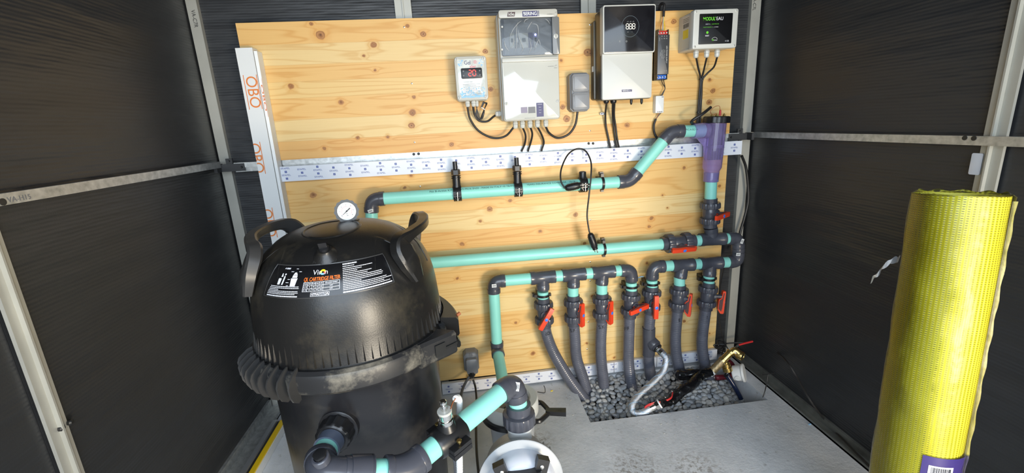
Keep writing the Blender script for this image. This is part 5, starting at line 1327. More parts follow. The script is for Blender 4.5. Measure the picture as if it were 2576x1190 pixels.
# arched lid handles
def rsweep(path, hw, hh, c=.3):
    L = []; P_ = [V(p) for p in path]; n = len(P_)
    for i in range(n):
        T = (P_[min(i+1,n-1)]-P_[max(i-1,0)]).normalized()
        rad = V((P_[i].x-FX, P_[i].y-FY, 0)).normalized(); u = (rad-T*rad.dot(T)).normalized(); v = T.cross(u)
        w_, h_ = hw[i], hh[i]; ring = []
        for sx, sy in ((1,-1+c),(1,1-c),(1-c,1),(-1+c,1),(-1,1-c),(-1,-1+c),(-1+c,-1),(1-c,-1)): ring.append(P_[i]+u*w_*sx+v*h_*sy)
        L.append(ring)
    return B().skin(L)
for side in (1, -1):
    ang = (lambda a: a) if side == 1 else (lambda a: a)
    key = [(-33,.233,.885),(-36,.227,.925),(-38,.213,.960),(-36,.204,.978),(-27,.207,.988),(-12,.212,.996),(2,.211,1.000),(13,.207,1.000),(20,.202,.990),(24,.196,.965),(25,.190,.93)]
    if side == -1: key = [(216,.232,.885),(216,.222,.925),(214,.204,.960),(211,.195,.978),(203,.198,.988),(187,.203,.996),(168,.203,1.000),(154,.199,1.000),(145,.196,.990),(140,.190,.965),(138,.184,.93)]
    P_ = smoothline([FP(ang(a), z, 0, r) for a, r, z in key], 4)
    n = len(P_); s = np.linspace(0, len(key)-1, n)
    hw = np.interp(s, range(len(key)), [.010,.014,.016,.016,.014,.013,.013,.014,.015,.014,.014]); hh = np.interp(s, range(len(key)), [.015,.025,.026,.019,.012,.0105,.0105,.013,.020,.022,.022])
    hd = obj('handle', rsweep(P_, hw, hh), M_fin if side == -1 else M_lid, t, sharp=30)
    q = FP(-34 if side == 1 else 209, .992, 0, .205 if side == 1 else .196); obj('handle_screw', B().lathe(q+V((0,0,-.006)), AX, [(0,.0042),(.010,.0042),(.012,.003)], 10), M_bolt, hd)
# pressure gauge
gc = at(872, 531, y=FY+.015); gd = (CAM-gc); gd.z *= .55; gd = gd.normalized()
g0 = obj('gauge_body', B().lathe(gc-gd*.012, gd, [(0,.022),(.002,.0285),(.016,.0305),(.018,.0305),(.018,.0235),(.014,.0225)], 56, teeth=(.0016,.0295)), M_black, t, label='pressure gauge with white dial', sharp=25)
gr_ = V((0,0,1)).cross(gd).normalized(); gu = gd.cross(gr_)
MG = lambda u, v: gc+gd*.0055+gr_*u+gu*v
b = B(); disc(b, 0, 0, .0228, lambda u, v: MG(u, v)-gd*.0008, 40); obj('dial', b, M_white, g0)
b = B(); ringmark(b, 0, 0, .0120, .0126, MG, 40, -40, 220); obj('scale_arc', b, M_pink, g0)
b = B(); M2 = lambda u, v: MG(u, v)+gd*.0004
a = radians(38)
b.raw([M2(-.013*cos(a)-.0002, -.013*sin(a)), M2(-.013*cos(a)+.0006, -.013*sin(a)-.0006), M2(.011*cos(a)+.0012, .011*sin(a)-.0010), M2(.011*cos(a)-.0010, .011*sin(a)+.0012)], [(0,1,2,3)]); disc(b, 0, 0, .0022, M2, 14)
for k, s_ in enumerate('0123456'): aa = radians(220-k*43); text(b, s_, (.0165*cos(aa), .0165*sin(aa)), .0048, M2)
text(b, 'bar', (0,-.006), .004, M2); text(b, 'psi', (.001,-.0105), .004, M2)
obj('needle_and_numbers', b, M_inkblk, g0, kind='stuff')
gb = V((gc.x, gc.y+.010, FZ+.272)); obj('gauge_stem', B().lathe(gb, AX, [(-.004,.028),(.004,.026),(.005,.010),(.014,.010),(max(gc.z-gb.z-.024,.016),.008)], 20), M_black, t)
# air bleed knob
kb_ = FP(272, .974, 0); kn_ = V((0,-.45,.9)).normalized()
obj('bleed_boss', B().lathe(kb_-kn_*.006, kn_, [(0,.030),(.010,.020),(.016,.0155),(.018,.015)], 28), M_lid, t)
bk_ = obj('bleed_knob', B().lathe(kb_+kn_*.010, kn_, [(0,.011),(.006,.011),(.008,.008)], 16), M_black, t, label='small black air bleed knob')
obj('knob_wing', B().obox(kb_+kn_*.023, (1,.3,0), (0,1,.4), kn_, .0085, .0025, .008), M_black, bk_)
b = B()
def MA(a0, z, off=.0008):
    return lambda u, v: FP(a0+degrees_(u/frz(z)), z+v, off)
def degrees_(x): return x*180/pi
text(b, 'AIR BLEED', (0,0), .011, MA(272, .961)); obj('embossed_lettering', b, M_fin, t)
# curved label
la0, la1, lb0, lb1, lz0, lz1 = 236.0, 312.5, 232.0, 312.0, .894, .9545
def ML(off):
    def M(u, v):   # u,v in 0..1
        a = (lb0+(lb1-lb0)*u)*(1-v)+(la0+(la1-la0)*u)*v; z = lz0+(lz1-lz0)*v+.000; return FP(a, z, off)
    return M
def patch(u0, u1, v0, v1, M, nu=40, nv=6):
    P_ = [M(u0+(u1-u0)*i/nu, v0+(v1-v0)*j/nv) for j in range(nv+1) for i in range(nu+1)]
    return B().raw(P_, [(j*(nu+1)+i, j*(nu+1)+i+1, (j+1)*(nu+1)+i+1, (j+1)*(nu+1)+i) for j in range(nv) for i in range(nu)])
lb = obj('label_panel', patch(0, 1, 0, 1, ML(.0012)), M_label, t, label='black printed label across the lid')
L = []
per = [(u, 0) for u in np.linspace(0,1,30)]+[(1, v) for v in np.linspace(0,1,8)[1:]]+[(u, 1) for u in np.linspace(1,0,30)[1:]]+[(0, v) for v in np.linspace(1,0,8)[1:-1]]
Mb = ML(.0014); bz = B()
for (u, v) in per: L.append([Mb(.5+(u-.5)*k, .5+(v-.5)*m)+V((0,0,e)) for k, m, e in ((1,1,0),(1.006,1.03,.0012),(1.012,1.06,0),(1.006,1.03,-.0008))])
bz.skin(L, close=True); obj('label_bezel', bz, M_fin, t)
Mt = ML(.0019); LH, LW = .085, .300
def lt(b, s, u, v, size, bold=False, wide=1.0):   # size in metres on the label
    return text(b, s, (0, 0), 1.0, lambda x, y: Mt(u+x*size*wide/LW, v+y*size/LH), bold=bold)
b = B(); lt(b, 'Vir', .425, .79, .0185, wide=.95); lt(b, 'n', .4975, .79, .0185, wide=.95); obj('lettering', b, M_inkwhite, lb)
for k, (mt_, a0, a1) in enumerate(((M_yellow,20,200),(M_lightblue,200,310),(M_orange,-50,20))):
    b = B(); P_ = []
    for i in range(13):
        a = radians(a0+(a1-a0)*i/12); P_ += [Mt(.470+cos(a)*.0025/LW, .79+sin(a)*.0025/LH), Mt(.470+cos(a)*.0075/LW, .79+sin(a)*.0072/LH)]
    b.raw(P_, [(2*i, 2*i+1, 2*i+3, 2*i+2) for i in range(12)]); obj('logo_segment', b, mt_, lb)
b = B(); lt(b, 'QL CARTRIDGE FILTER', .468, .585, .0140, bold=True, wide=.58); obj('lettering', b, M_inkhot, lb)
b = B(); ls = lambda u0, u1, v0, v1: strip(b, u0, u1, v0, v1, Mt, 6)
for v in (.50, .40, .30, .205): ls(.335, .600, v-.006, v+.006)
for u in (.335, .369, .400, .428, .456, .484, .600): ls(u-.0012, u+.0012, .205, .50)
for j, row in enumerate((('MODEL','AREA','FLOW','MAX','LPM','REPLACEMENT ELEMENT'),('QL 100','93','350','250','400','21072'),('QL 150','140','450','300','550','21074'))):
    for u, s_ in zip((.352,.3845,.414,.442,.470,.542), row): lt(b, s_, u, .45-.098*j, .0042 if len(s_) > 6 else .0046, bold=True, wide=.58)
ls(.400, .530, .035, .047); ls(.400, .530, .148, .160); ls(.399, .4015, .035, .16); ls(.5285, .531, .035, .16); ls(.503, .505, .035, .16)
lt(b, 'ASTRAL', .434, .097, .0082, bold=True, wide=.62); lt(b, 'POOL', .482, .097, .0082, wide=.55); lt(b, 'A', .517, .097, .009, bold=True)
obj('table_print', b, M_inkwhite, lb, kind='stuff')
b = B(); rr = random.Random(8)
def fine(u0, u1, v, h=.012):
    u = u0
    while u < u1: L_3 = rr.uniform(.006,.02); e = min(u+L_3, u1); strip(b, u, e, v-h, v+h, Mt, 1); u = e+.0022
for k, (e) in enumerate((.70,.86,.76,.72,.84,.80,.92,.93,.92,.74,.95,.99,.92,.97)): fine(.625, .625+(e-.60)*.95, .885-k*.057, .011)
fine(.625, .99, .06, .022); fine(.625, .745, .95, .020)
for k, e in enumerate((.30,.305,.13,.30,.305,.28)): fine(.045-.003*k, e, .365-k*.050, .011)
fine(.030, .305, .045, .020)
# pictograms: person lifting the lid, and the filter drawing
def pg(pts, u, v, s): b.raw([Mt(u+x*s/LW, v+y*s/LH) for x, y in pts], [tuple(range(len(pts)))])
pg([(-.20,-.9),(.20,-.9),(.26,0),(.18,.12),(-.18,.12),(-.26,0)], .115, .60, .017); pg([(-.1,0),(.2,.1),(.0,.65),(-.12,.5)], .125, .66, .017)
pg([(-.12,-.95),(.10,-.95),(.16,.2),(.05,.5),(-.06,.3)], .150, .62, .018)
P_ = [(cos(a)*.13, .72+sin(a)*.13) for a in np.linspace(0, 2*pi, 12)[:-1]]; pg(P_, .153, .60, .018)
pg([(-.30,-.95),(.30,-.95),(.38,-.1),(.42,.05),(-.42,.05),(-.38,-.1)], .245, .62, .021); pg([(-.32,.12),(.32,.12),(.28,.45),(-.28,.45)], .245, .62, .021); pg([(-.28,.50),(.28,.50),(.10,.80),(-.10,.80)], .245, .62, .021)
for du, dv, w_ in ((-.035,.22,.025),(.037,.22,.022),(0,.30,.02),(-.047,-.02,.022),(-.052,-.12,.026),(-.045,-.22,.018),(-.045,-.30,.016)): strip(b, .245+du-w_/2, .245+du+w_/2, .62+dv-.008, .62+dv+.008, Mt)
pg([(-.5,-.4),(.5,-.4),(0,.5)], .125, .93, .0045); fine(.137, .175, .925, .022)
obj('fine_print', b, M_inkwhite, lb, kind='stuff')
# inlet union at the tank front
i0 = FP(267, .566, 0, .205); idr = V((-.13,-.99,.02)).normalized()
obj('port_flange', B().lathe(i0, idr, [(0,.046),(.012,.046),(.014,.042)], 36), M_tank, t)
obj('union_nut', B().lathe(i0+idr*.014, idr, [(0,.034),(.002,.041),(.030,.0395),(.034,.036),(.036,.032)], 48, teeth=(.0020,.038)), M_black, t, sharp=25)
bf_ = B(); bf_.obox(FP(262,.455,0,.212), (1,0,0), (0,1,0), (0,0,1), .055, .010, .004); bf_.obox(FP(262,.42,0,.212), (1,0,0), (0,1,0), (0,0,1), .050, .010, .004)
obj('moulded_foot', bf_, M_tank, t)

# ================================================================== FRONT PIPE RUN
t = thing('filter_feed_pipe', 'thick grey and turquoise pipe run in front of the filter leading to the pump', 'pipe', (.8, -1.0, .50))
M_sleeve = mat('blue_grey_pvc', (.10,.12,.17), .26)
p0 = i0+idr*.046
obj('socket', B().lathe(p0, idr, [(0,.028),(0,.0290),(.030,.0290),(.030,.0252)], 30), M_sleeve, t)
obj('pipe', pipe(B(), p0+idr*.02, p0+idr*.075), M_teal, t)
ec = at(806, 1192, y=-1.125)
p1 = p0+idr*.058
g1 = at(955, 1186, y=-1.090); g2 = at(1026, 1170, y=-1.075); PE = at(1292, 962, y=-.862)
gx = (g1-ec).normalized()
obj('elbow', elbow_mesh(ec, (p1-ec), gx, .062, .018, .0325), M_grey, t)
obj('reducing_socket', B().lathe(ec+gx*.055, gx, [(0,.030),(0,.0345),(.040,.0345),(.041,.0335),(.043,.0335),(.043,.0345),((g1-ec).length-.072,.0345),((g1-ec).length-.070,.027)], 32), M_grey, t)
cp = ec+V((.006,.004,.026)); obj('plug_port', B().lathe(cp, (-.05,-.35,1), [(0,.017),(.014,.017),(.016,.015),(.016,.012),(.010,.012)], 24), M_grey, t)
obj('port_plug', B().lathe(cp+V((0,-.004,.016)), (-.05,-.35,1), [(0,.0130),(.006,.0130),(.007,.010)], 20, teeth=(.001,.0125)), M_black, t)
obj('pipe', pipe(B(), g1-gx*.022, g1+gx*.030), M_teal, t)
gy = (PE-g2).normalized(); g2c = g1+gx*((g2-g1).dot(gx))
obj('elbow', elbow_mesh(g2c, -gx, gy, .046, .014, .0325), M_grey, t)
obj('pipe', pipe(B(), g2c+gy*.035, PE-gy*.04), M_teal, t)
dwn = (at(1308,1040,y=-.860)-PE).normalized()
obj('elbow', elbow_mesh(PE, -gy, dwn, .052, .022, .0300), M_grey, t)
sticker(t, at(1301, 973, y=-.892), .012, .022, -.25, off=(CAM-PE))
obj('pipe', pipe(B(), PE+dwn*.04, PE+dwn*.075), M_teal, t)
# flow switch saddle
sc0 = at(1126, 1085, y=-.998); sc0 = (g2c+gy*((sc0-g2c).dot(gy)))
t = thing('sensor_saddle', 'black saddle with chrome sensor and brass screws on the sloping pipe', 'pipe saddle', sc0)
up = V((-.05,-.12,1)).normalized(); sd = gy.cross(up).normalized(); upn = sd.cross(gy).normalized()
b = B().lathe(sc0-gy*.040, gy, [(0,.026),(0,.0310),(.006,.0335),(.074,.0335),(.080,.0310),(.080,.026)], 32); obj('clamp', b, M_black, t)
for k in (-1, 1):
    fc_ = sc0+sd*k*.040-upn*.004
    obj('clamp_ear', B().obox(fc_+upn*.004, gy, sd, upn, .026, .012, .0055).obox(fc_-upn*.010, gy, sd, upn, .026, .012, .0065), M_black, t)
    sp_ = fc_+gy*.0; obj('brass_screw', B().lathe(sp_+upn*.008, upn, [(0,.0032),(.006,.0032),(.006,.0062),(.010,.0062),(.011,.005)], 12), M_brass, t)
sb = sc0+upn*.028
obj('boss', B().lathe(sb, upn, [(0,.024),(.012,.020),(.016,.018)], 28), M_black, t)
obj('sensor_nut', B().lathe(sb+upn*.014, upn, [(0,.015),(.002,.0178),(.012,.0178),(.013,.0155),(.020,.0155),(.020,.0165),(.032,.0165)], 28), M_chrome, t)
obj('sensor_collar', B().lathe(sb+upn*.044, upn, [(0,.0168),(.005,.0172),(.006,.0160)], 28), M_box, t)
obj('sensor_stem', B().lathe(sb+upn*.045, upn, [(0,.0070),(.020,.0070),(.021,.0048),(.024,.0048),(.024,.0082),(.030,.0082),(.032,.006)], 16), M_chrome, t)
w_0 = sb+upn*.050+V((.014,0,0)); w_1 = at(1146, 1003, y=-.955)
o = obj('sensor_wire', B().tube(smoothline([w_0, w_0.lerp(w_1,.5)+V((0,0,.004)), w_1], 5), .0016, 6), M_copper, t)
cr_ = [at(1146,1003,y=-.955), at(1152,1001,y=-.935), at(1156,1012,y=-.925), at(1155,1035,y=-.92), at(1150,1070,y=-.92)]
Q = smoothline(cr_, 12); o = obj('white_conduit', B().tube(Q, [.0075+.0008*(i % 2) for i in range(len(Q))], 14), M_white); tag(o, 'short white corrugated conduit end with copper wires', 'conduit', 'white corrugated conduits')
cr_ = [at(1150,1118,y=-1.0), at(1155,1145,y=-1.0), at(1156,1175,y=-1.0), at(1157,1230,y=-1.0)]
Q = smoothline(cr_, 14); o = obj('grey_conduit', B().tube(Q, [.0072+.0012*(i % 2) for i in range(len(Q))], 14), M_white); tag(o, 'pale corrugated conduit hanging under the black saddle', 'conduit', 'white corrugated conduits')
o = obj('conduit_pipe', B().tube([at(1139,1124,y=-.985), at(1146,1170,y=-.985), at(1150,1240,y=-.985)], .0048, 10), M_cablegrey); tag(o, 'smooth grey conduit hanging beside the pale corrugated one', 'conduit')

# ================================================================== PUMP
uc = PE+dwn*.072; ux = V((0,0,1))
t = thing('pool_pump', 'grey pool pump with white motor ring and black control box', 'pump', (uc.x, -.80, 0))
obj('union_socket', B().lathe(uc+V((0,0,.004)), -ux, [(0,.0265),(0,.034),(.026,.034),(.030,.040)], 36), M_grey, t)
obj('union_nut', B().lathe(uc-ux*.020, -ux, [(0,.036),(.003,.0430),(.006,.0445),(.034,.0445),(.037,.042),(.037,.034)], 64, teeth=(.0018,.0435)), M_grey, t, sharp=25)
obj('discharge_collar', B().lathe(uc-ux*.056, -ux, [(0,.036),(.012,.036),(.016,.033),(.10,.033)], 32), M_white, t)
PC = V((uc.x+.002, uc.y, .245))        # motor/volute axis height
obj('volute', B().lathe((PC.x, -.93, PC.z), (0,1,0), [(0,.085),(.01,.100),(.06,.104),(.11,.100),(.15,.085),(.16,.06)], 48), M_pump, t)
for k in range(9):
    a = radians(35+k*14); obj('cooling_rib', B().obox((PC.x+.104*cos(a), -.86, PC.z+.104*sin(a)), (0,1,0), (cos(a),0,sin(a)), (-sin(a),0,cos(a)), .045, .006, .002), M_pump, t)
mcx = at(1311, 1214, y=-.955); mc = V((mcx.x, -.955, mcx.z)); ma = V((0,-1,.20)).normalized()
obj('motor_flange', B().lathe(mc-ma*.020, ma, [(0,.108),(.012,.112),(.018,.112),(.020,.109)], 64), M_pump, t)
obj('motor_shell', B().lathe(mc-ma*.01, ma, [(0,.092),(.012,.090),(.030,.085),(.044,.077),(.052,.066),(.056,.055),(.056,.05)], 64), M_pumpw, t, sharp=60)
obj('motor_can', B().lathe(mc-ma*.10, ma, [(0,.085),(.09,.095)], 48), M_pump, t)
mr = V((1,0,0)); mu = ma.cross(mr)*-1
if mu.z < 0: mu = -mu
fc_ = mc+ma*.042+mu*.012
for k, (dx, dz) in enumerate(((-.050,.050), (.050,.050))):
    obj('corner_bracket', B().obox(fc_+mr*dx+mu*dz, mr*1+mu*(-.35 if dx > 0 else .35), mu*1+mr*(.35 if dx > 0 else -.35), ma, .015, .022, .012), M_black, t)
    obj('bracket_screw', B().lathe(fc_+mr*dx+mu*(dz+.004)+ma*.011, ma, [(0,.005),(.003,.005),(.004,.003)], 12), M_metal, t)
cb = obj('control_box', B().obox(fc_+ma*.004+mu*.0, mr, mu, ma, .048, .048, .020), M_black, t)
for k in range(9): obj('box_ridge', B().obox(fc_+ma*.024+mu*.042+mr*(-.032+.008*k), mr, mu, ma, .002, .007, .002), M_black, cb)
MP = lambda u, v: fc_+ma*.0246+mr*u+mu*v
b = B(); b.raw([MP(a, c) for a, c in ((-.032,-.04),(.034,-.04),(.034,.022),(.028,.030),(-.026,.030),(-.032,.022))], [(0,1,2,3,4,5)]); obj('rating_plate', b, M_box, cb)
b = B(); MP2 = lambda u, v: MP(u, v)+ma*.0006; strip(b, -.024, .026, .020, .026, MP2); rr = random.Random(6)
for k in range(6): textline(b, -.026, .026, .014-k*.006, .0016, MP2, rr)
obj('plate_print', b, M_inkblk, cb, kind='stuff')
# strainer
scn = at(1285, 1001, y=-.60); SR = .092
S0 = V((scn.x, scn.y, scn.z))
obj('strainer_pot', B().lathe(S0+V((0,0,-.03)), -ux, [(0,.080),(.02,.080),(.16,.070),(S0.z-.03,.066)], 48), M_pump, t)
ring = B(); L = []
for k in range(72):
    a = 2*pi*k/72; n8 = .0045 if (k % 9) < 2 else 0
    L.append([S0+V((cos(a)*r, sin(a)*r, z)) for r, z in ((.060,-.002),(.066,.004),(.088,.004),(.092,-.002),(.092+n8*.3,-.045),(.080,-.045),(.060,-.012))])
obj('locking_ring', ring.skin(L, close=True), M_pumpl, t, label='pale locking ring of the strainer lid')
obj('strainer_lid', B().lathe(S0+V((0,0,-.010)), ux, [(0,.062),(.004,.060),(.007,.040),(.008,.0)], 40), M_basket, t, label='clear strainer lid with black basket inside')
for k in range(6): a = pi*k/6; obj('basket_rib', B().obox(S0+V((0,0,-.003)), (cos(a),sin(a),0), (-sin(a),cos(a),0), (0,0,1), .052, .0015, .0015), M_black, t)
# black ring spanner under the ring with its arm to the right
arm_tip = at(1424, 1041, z=S0.z-.055); sp0 = S0+V((0,0,-.050))
wr_ = thing('strainer_wrench', 'black plastic ring spanner hooked round the pump strainer, arm to the right', 'wrench', sp0)
ad = (arm_tip-sp0); ad.z = 0; al = ad.length; ad.normalize(); a0 = math.atan2(ad.y, ad.x)
L = []
for k in range(49):
    a = a0+radians(32)-radians(360-64)*(-k/48) if False else a0+radians(30)+radians(300)*k/48
    L.append([sp0+V((cos(a)*r, sin(a)*r, z)) for r, z in ((.0945,-.007),(.104,-.007),(.104,.009),(.0945,.009))])
obj('hoop', B().skin(L), M_black, wr_)
an = V((-ad.y, ad.x, 0)); fk = sp0+ad*.128
for s_ in (-1, 1):
    q = sp0+V((cos(a0+radians(30*s_)), sin(a0+radians(30*s_)), 0))*.099
    obj('fork', B().tube(smoothline([q, q+ad*.015+an*s_*-.004, fk+an*s_*.004], 5), .0082, 8), M_black, wr_)
obj('arm', B().skin([[fk-ad*.012+ad*u+an*w_+V((0,0,z)) for u, w_ in ((0,-.010),(al-.116,-.0125),(al-.116,.0125),(0,.010))] for z in (-.007,.009)]), M_black, wr_)
hq = sp0+ad*(al-.020); b = B(); b.raw([hq+ad*u+an*w_+V((0,0,.0094)) for u, w_ in ((-.009,-.005),(.007,-.005),(.007,.005),(-.009,.005))], [(0,1,2,3)]); obj('hang_slot', b, M_bolt, wr_)
obj('neck', B().lathe((PC.x, -.80, PC.z-.05), (0,1,0), [(0,.05),(.14,.05)], 30), M_pump, t)
obj('suction_neck', B().lathe((S0.x, S0.y+.06, .165), (0,1,0), [(0,.036),(.05,.036),(.05,.042),(.085,.042),(.085,.030)], 28), M_pump, t)
obj('base_foot', B().box(PC.x-.09, PC.x+.09, -1.0, -.78, 0, .03).box(PC.x-.05, PC.x+.05, -.96, -.82, .03, .16), M_pump, t)

# ================================================================== YELLOW MESH ROLL
ra, rb_ = V((2.0813, -1.008, 1.0164)), V((2.018, -1.085, 0.0))
RRd = .0830; ax = (ra-rb_).normalized()
Q_ = ax.to_track_quat('Z', 'Y').to_matrix().to_4x4(); Q_.translation = rb_+V((0,0,.055)); Lr = (ra-rb_).length-.055
t = thing('mesh_roll', 'tall yellow glass fibre mesh roll in clear film leaning by the right wall', 'mesh roll', rb_)
def local_obj(name, b, mt_, parent, **k):
    o = obj(name, B(), mt_, parent) if False else None
    me = bpy.data.meshes.new(name); me.from_pydata([tuple(v) for v in b.v], [], b.f); me.update()
    me.polygons.foreach_set('use_smooth', [True]*len(me.polygons)); me.set_sharp_from_angle(angle=radians(40)); me.materials.append(mt_)
    o = bpy.data.objects.new(name, me); COL.objects.link(o); o.parent = parent; ORG[o.name] = V((0,0,0))
    m = Q_.copy(); m.translation = m.translation - (ORG[parent.name] if parent.type == 'EMPTY' else ORG[parent.name]); o.matrix_local = m
    for a_, c_ in k.items(): o[a_] = c_
    return o
b = B(); rr = random.Random(1)
L = []
for j in range(25):
    h = Lr*j/24; ring = []
    for k in range(96):
        a = 2*pi*k/96; r = RRd+.0008*sin(a*3+j*.4)+.0005*sin(a*7-j*.9); ring.append(V((r*cos(a), r*sin(a), h)))
    L.append(ring)
L.append([V((p_.x*.955, p_.y*.955, Lr-.002)) for p_ in L[-1]]); b.skin(L, True, False)
local_obj('rolled_mesh', b, M_roll, t)
# spiral end
b = B(); L = []; n = 420
for k in range(n):
    a = k*.16; r = .040+(RRd-.006-.040)*k/n; L.append([V((r*cos(a), r*sin(a), Lr-.016+q)) for q in (0, .014+.0016*sin(a*2.3))]+[V(((r+.0011)*cos(a), (r+.0011)*sin(a), Lr-.016+q)) for q in (.014+.0016*sin(a*2.3), 0)])
b.skin(L); local_obj('spiral_edge', b, M_rollend, t)
b = B().lathe((0,0,Lr-.018), (0,0,1), [(0,.040),(0,RRd-.004)], 64, False, False); local_obj('end_face', b, M_rollend, t)
b = B().lathe((0,0,Lr-.060), (0,0,1), [(0,.034),(.052,.034),(.052,.038),(0,.038)], 40); local_obj('core_tube', b, M_card, t, label='grey brown card core')
lx = Q_.to_3x3().inverted(); cdir = lx @ (CAM-(ra+rb_)/2); ca0 = math.atan2(cdir.y, cdir.x); SEAM = ca0+radians(76)
b = B(); L = []
for j in range(31):
    h = -.005+(Lr+.004)*j/30; ring = []
    for k in range(72):
        a = 2*pi*k/72; r = RRd+.0024+.0010*sin(a*5+j)+.0007*sin(j*1.7+k*.6)
        L_4 = math.cos(a-SEAM); r += .004*max(0, L_4)**60*(1+.25*sin(j*.9))
        ring.append(V((r*cos(a), r*sin(a), h)))
    L.append(ring)
L.append([V((p_.x*.90, p_.y*.90, Lr+.006+.003*sin(k*.9))) for k, p_ in enumerate(L[-1])]); b.skin(L, False, False)
wrp = local_obj('plastic_wrap', b, M_film, t, label='clear plastic wrap')
# film edge seam on the right
b = B(); L = []
for j in range(60):
    h = .02+(Lr-.03)*j/59; e = .0022+.0012*sin(j*1.3)
    L.append([V((cos(a)*(RRd+r), sin(a)*(RRd+r), h)) for a, r in ((SEAM-.06,.003),(SEAM,.007+e),(SEAM+.06,.003))])
b.skin(L); local_obj('film_seam', b, M_film, t, label='whitish film seam')
# paper label near the foot
lx = Q_.to_3x3().inverted(); 
cdir = lx @ (CAM-(ra+rb_)/2); ca0 = math.atan2(cdir.y, cdir.x)
def MR(off):
    return lambda u, v: V((cos(ca0+u/RRd)*(RRd+off), sin(ca0+u/RRd)*(RRd+off), v))
hl0 = .345
b = B(); M = MR(.0045); P_ = [M(.012+.115*i/14, hl0-.20+.20*j) for j in (0,1) for i in range(15)]; b.raw(P_, [(i, i+1, i+16, i+15) for i in range(14)]); pl_ = local_obj('paper_label', b, M_purple, t, label='dark purple paper label with barcode')
b = B(); M = MR(.0052); strip(b, .024, .072, hl0-.05, hl0-.022, M, 6); local_obj('barcode_field', b, M_inkwhite, t)
b = B(); M = MR(.0058); u = .029; rr = random.Random(4)
while u < .067: k = rr.choice((.0006,.0012)); strip(b, u, u+k, hl0-.050, hl0-.026, M); u += k+rr.choice((.0007,.0014))
local_obj('barcode', b, M_inkblk, t, kind='stuff')
# loose tape tail on the left
_best = None
for _k in range(200):
    _q = at(2272, 654, y=-1.2+.001*_k); _d = (_q-rb_)-ax*(_q-rb_).dot(ax)
    if _d.length <= RRd+.004: _best = _q; break
ts_ = _best or at(2262,652,y=-1.06)
tp = smoothline([ts_, at(2256,653,y=ts_.y+.006), at(2240,658,y=-1.045), at(2222,672,y=-1.04), at(2208,690,y=-1.035), at(2192,704,y=-1.045)], 6)
b = B(); L = []
for i, q in enumerate(tp):
    w_ = .007+.002*sin(i*.9); L.append([q+V((w_*.25, 0, w_)), q+V((-w_*.25, .002*sin(i*.8), -w_)), q+V((-w_*.25, .0006+.002*sin(i*.8), -w_)), q+V((w_*.25, .0006, w_))])
b.skin(L); obj('tape_tail', b, mat('clear_tape', (.20,.21,.22), .2, alpha=.5, spec=.8), t, label='crumpled end of clear tape')

# ================================================================== FLOOR ITEMS
t = thing('straightedge', 'yellow and grey aluminium straightedge lying along the left wall', 'straightedge', (.085, -1.1, 0))
ey = [at(715,1095,z=.03), at(655,1190,z=.03)]
xx = .068
obj('body', B().box(xx-.030, xx-.012, -1.9, -.13, .001, .045), M_alu, t); obj('groove', B().box(xx-.012, xx, -1.9, -.13, .001, .036), M_black, t)
obj('yellow_face', B().box(xx, xx+.020, -1.9, -.13, .001, .040), M_ruler, t, label='yellow painted edge'); obj('white_edge', B().box(xx+.020, xx+.023, -1.9, -.13, .001, .034), M_white, t)
o = obj('tie_offcut', B().tube(smoothline([at(1352,986,z=.004), at(1370,988,z=.004), at(1371,978,z=.02), at(1368,970,z=.03)], 5), .0018, 6), M_cable); tag(o, 'small black cable tie offcut on the concrete beside the pump', 'offcut')
for px, py, mt_, lab in ((2037,1068,M_lightblue,'light blue plastic scrap on the concrete before the pebble pit'), (2047,1067,M_orange,'orange plastic scrap on the concrete next to the blue one'), (1388,984,M_yellow,'yellow green scrap on the concrete beside the pump')):
    q = at(px, py, z=0); o = obj('plastic_scrap', B().obox(q+V((0,0,.0016)), (1,.25,0), (-.25,1,0), (0,0,1), .0055, .0018, .0015), mt_); tag(o, lab, 'scrap')
rr = random.Random(21); b = B()
for k in range(70):
    c = rr.choice(((1.33,-.20,.06),(1.20,-.30,.07),(1.62,-.40,.12),(1.9,-.42,.2))); q = V((c[0]+rr.gauss(0,c[2]), c[1]+rr.gauss(0,.04), 0))
    if PX0-.01 < q.x < PX1+.01 and PY0-.01 < q.y: continue
    s_ = rr.uniform(.0007,.0022); b.obox(q+V((0,0,s_*.5)), (rr.random()+.1,rr.random(),0), (-rr.random(),1,0), (0,0,1), s_, s_*.7, s_*.5)
o = obj('concrete_crumbs', b, mat('pale_crumbs', (.42,.40,.36), .8)); tag(o, 'scattered pale crumbs of concrete on the floor around the pit', 'debris', kind='stuff')

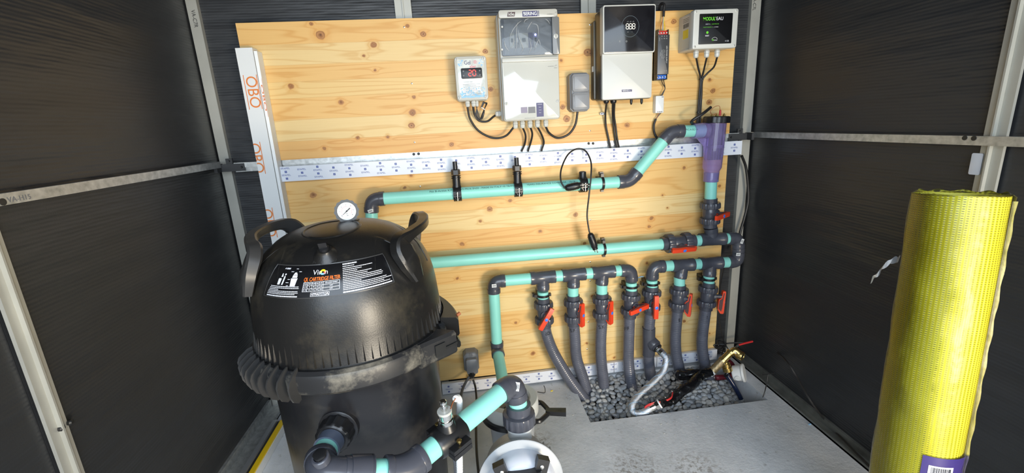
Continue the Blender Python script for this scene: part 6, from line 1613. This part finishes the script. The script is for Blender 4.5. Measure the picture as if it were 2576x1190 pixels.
# ================================================================== PEBBLES
def pebble_mesh(seed):
    r_ = random.Random(seed); b = B().sphere((0,0,0), 1, 10, 7)
    k1, k2 = r_.uniform(-.12,.12), r_.uniform(-.12,.12)
    b.v = [(x*(1+k1*y+k2*x), y*(1+k2*x), z*(1+.1*k1*x)) for x, y, z in b.v]
    me = bpy.data.meshes.new('pebble'); me.from_pydata(b.v, [], b.f); me.update(); me.polygons.foreach_set('use_smooth', [True]*len(me.polygons)); me.materials.append(M_peb); return me
PM = [pebble_mesh(i) for i in range(7)]
def surf(x, y):
    k = (y-PY0)/(PY1-PY0); z = -.050+.034*k
    z += .012*math.exp(-((x-1.62)**2/.01))*k
    z -= .075*max(0, (x-2.03)/.15)*max(0, min(1, 1-(y+.30)*0.5)) if x > 2.03 else 0
    return z
rr = random.Random(33); spots = []
tries = 0; cell = {}
while len(spots) < 620 and tries < 60000:
    tries += 1; x, y = rr.uniform(PX0+.012, PX1-.012), rr.uniform(PY0+.012, PY1-.008)
    ok = True; kx, ky = int(x/.02), int(y/.02)
    for i in (-1,0,1):
        for j in (-1,0,1):
            for q in cell.get((kx+i, ky+j), ()):
                if (q[0]-x)**2+(q[1]-y)**2 < .0215**2: ok = False
    if ok: cell.setdefault((kx,ky), []).append((x,y)); spots.append((x,y))
under = []
spots.sort(key=lambda s: (V((s[0], s[1], -.04))-CAM).length)
near, far = spots[:300], spots[300:]
for x, y in near:
    me = rr.choice(PM); o = bpy.data.objects.new('pebble', me); COL.objects.link(o)
    s_ = rr.uniform(.0125, .0185); o.scale = (s_, s_*rr.uniform(.68,.92), s_*rr.uniform(.45,.62))
    o.location = (x, y, surf(x, y)+rr.uniform(-.004,.005)); o.rotation_euler = (rr.gauss(0,.42), rr.gauss(0,.42), rr.uniform(0,6.28))
    tag(o, 'smooth grey river pebble among the others in the floor pit', 'pebble', 'pebbles in the floor pit')
b = B(); base = [B().sphere((0,0,0), 1, 9, 6)]
def addpeb(x, y, z):
    s_ = rr.uniform(.0125,.0185); m = Matrix.LocRotScale((x,y,z), __import__('mathutils').Euler((rr.gauss(0,.45), rr.gauss(0,.45), rr.uniform(0,6.28))), (s_, s_*rr.uniform(.68,.92), s_*rr.uniform(.45,.62)))
    b.raw([m @ V(v) for v in base[0].v], base[0].f)
for x, y in far: addpeb(x, y, surf(x, y)+rr.uniform(-.004,.005))
for k in range(760): x, y = rr.uniform(PX0+.008, PX1-.008), rr.uniform(PY0+.008, PY1-.006); addpeb(x, y, surf(x, y)-.013-rr.uniform(0,.012))
o = obj('pebble_bed', b, M_peb); tag(o, 'remaining grey pebbles at the back of and beneath the pile in the pit', 'pebbles', kind='stuff')
b = B(); n = 30; P_ = []
for j in range(n+1):
    for i in range(n+1):
        x, y = PX0+.001+(PX1-PX0-.002)*i/n, PY0+.001+(PY1-PY0-.002)*j/n; P_.append((x, y, surf(x,y)-.030))
b.raw(P_, [(j*(n+1)+i, j*(n+1)+i+1, (j+1)*(n+1)+i+1, (j+1)*(n+1)+i) for j in range(n) for i in range(n)]); struct('soil_fill', b, M_soil)
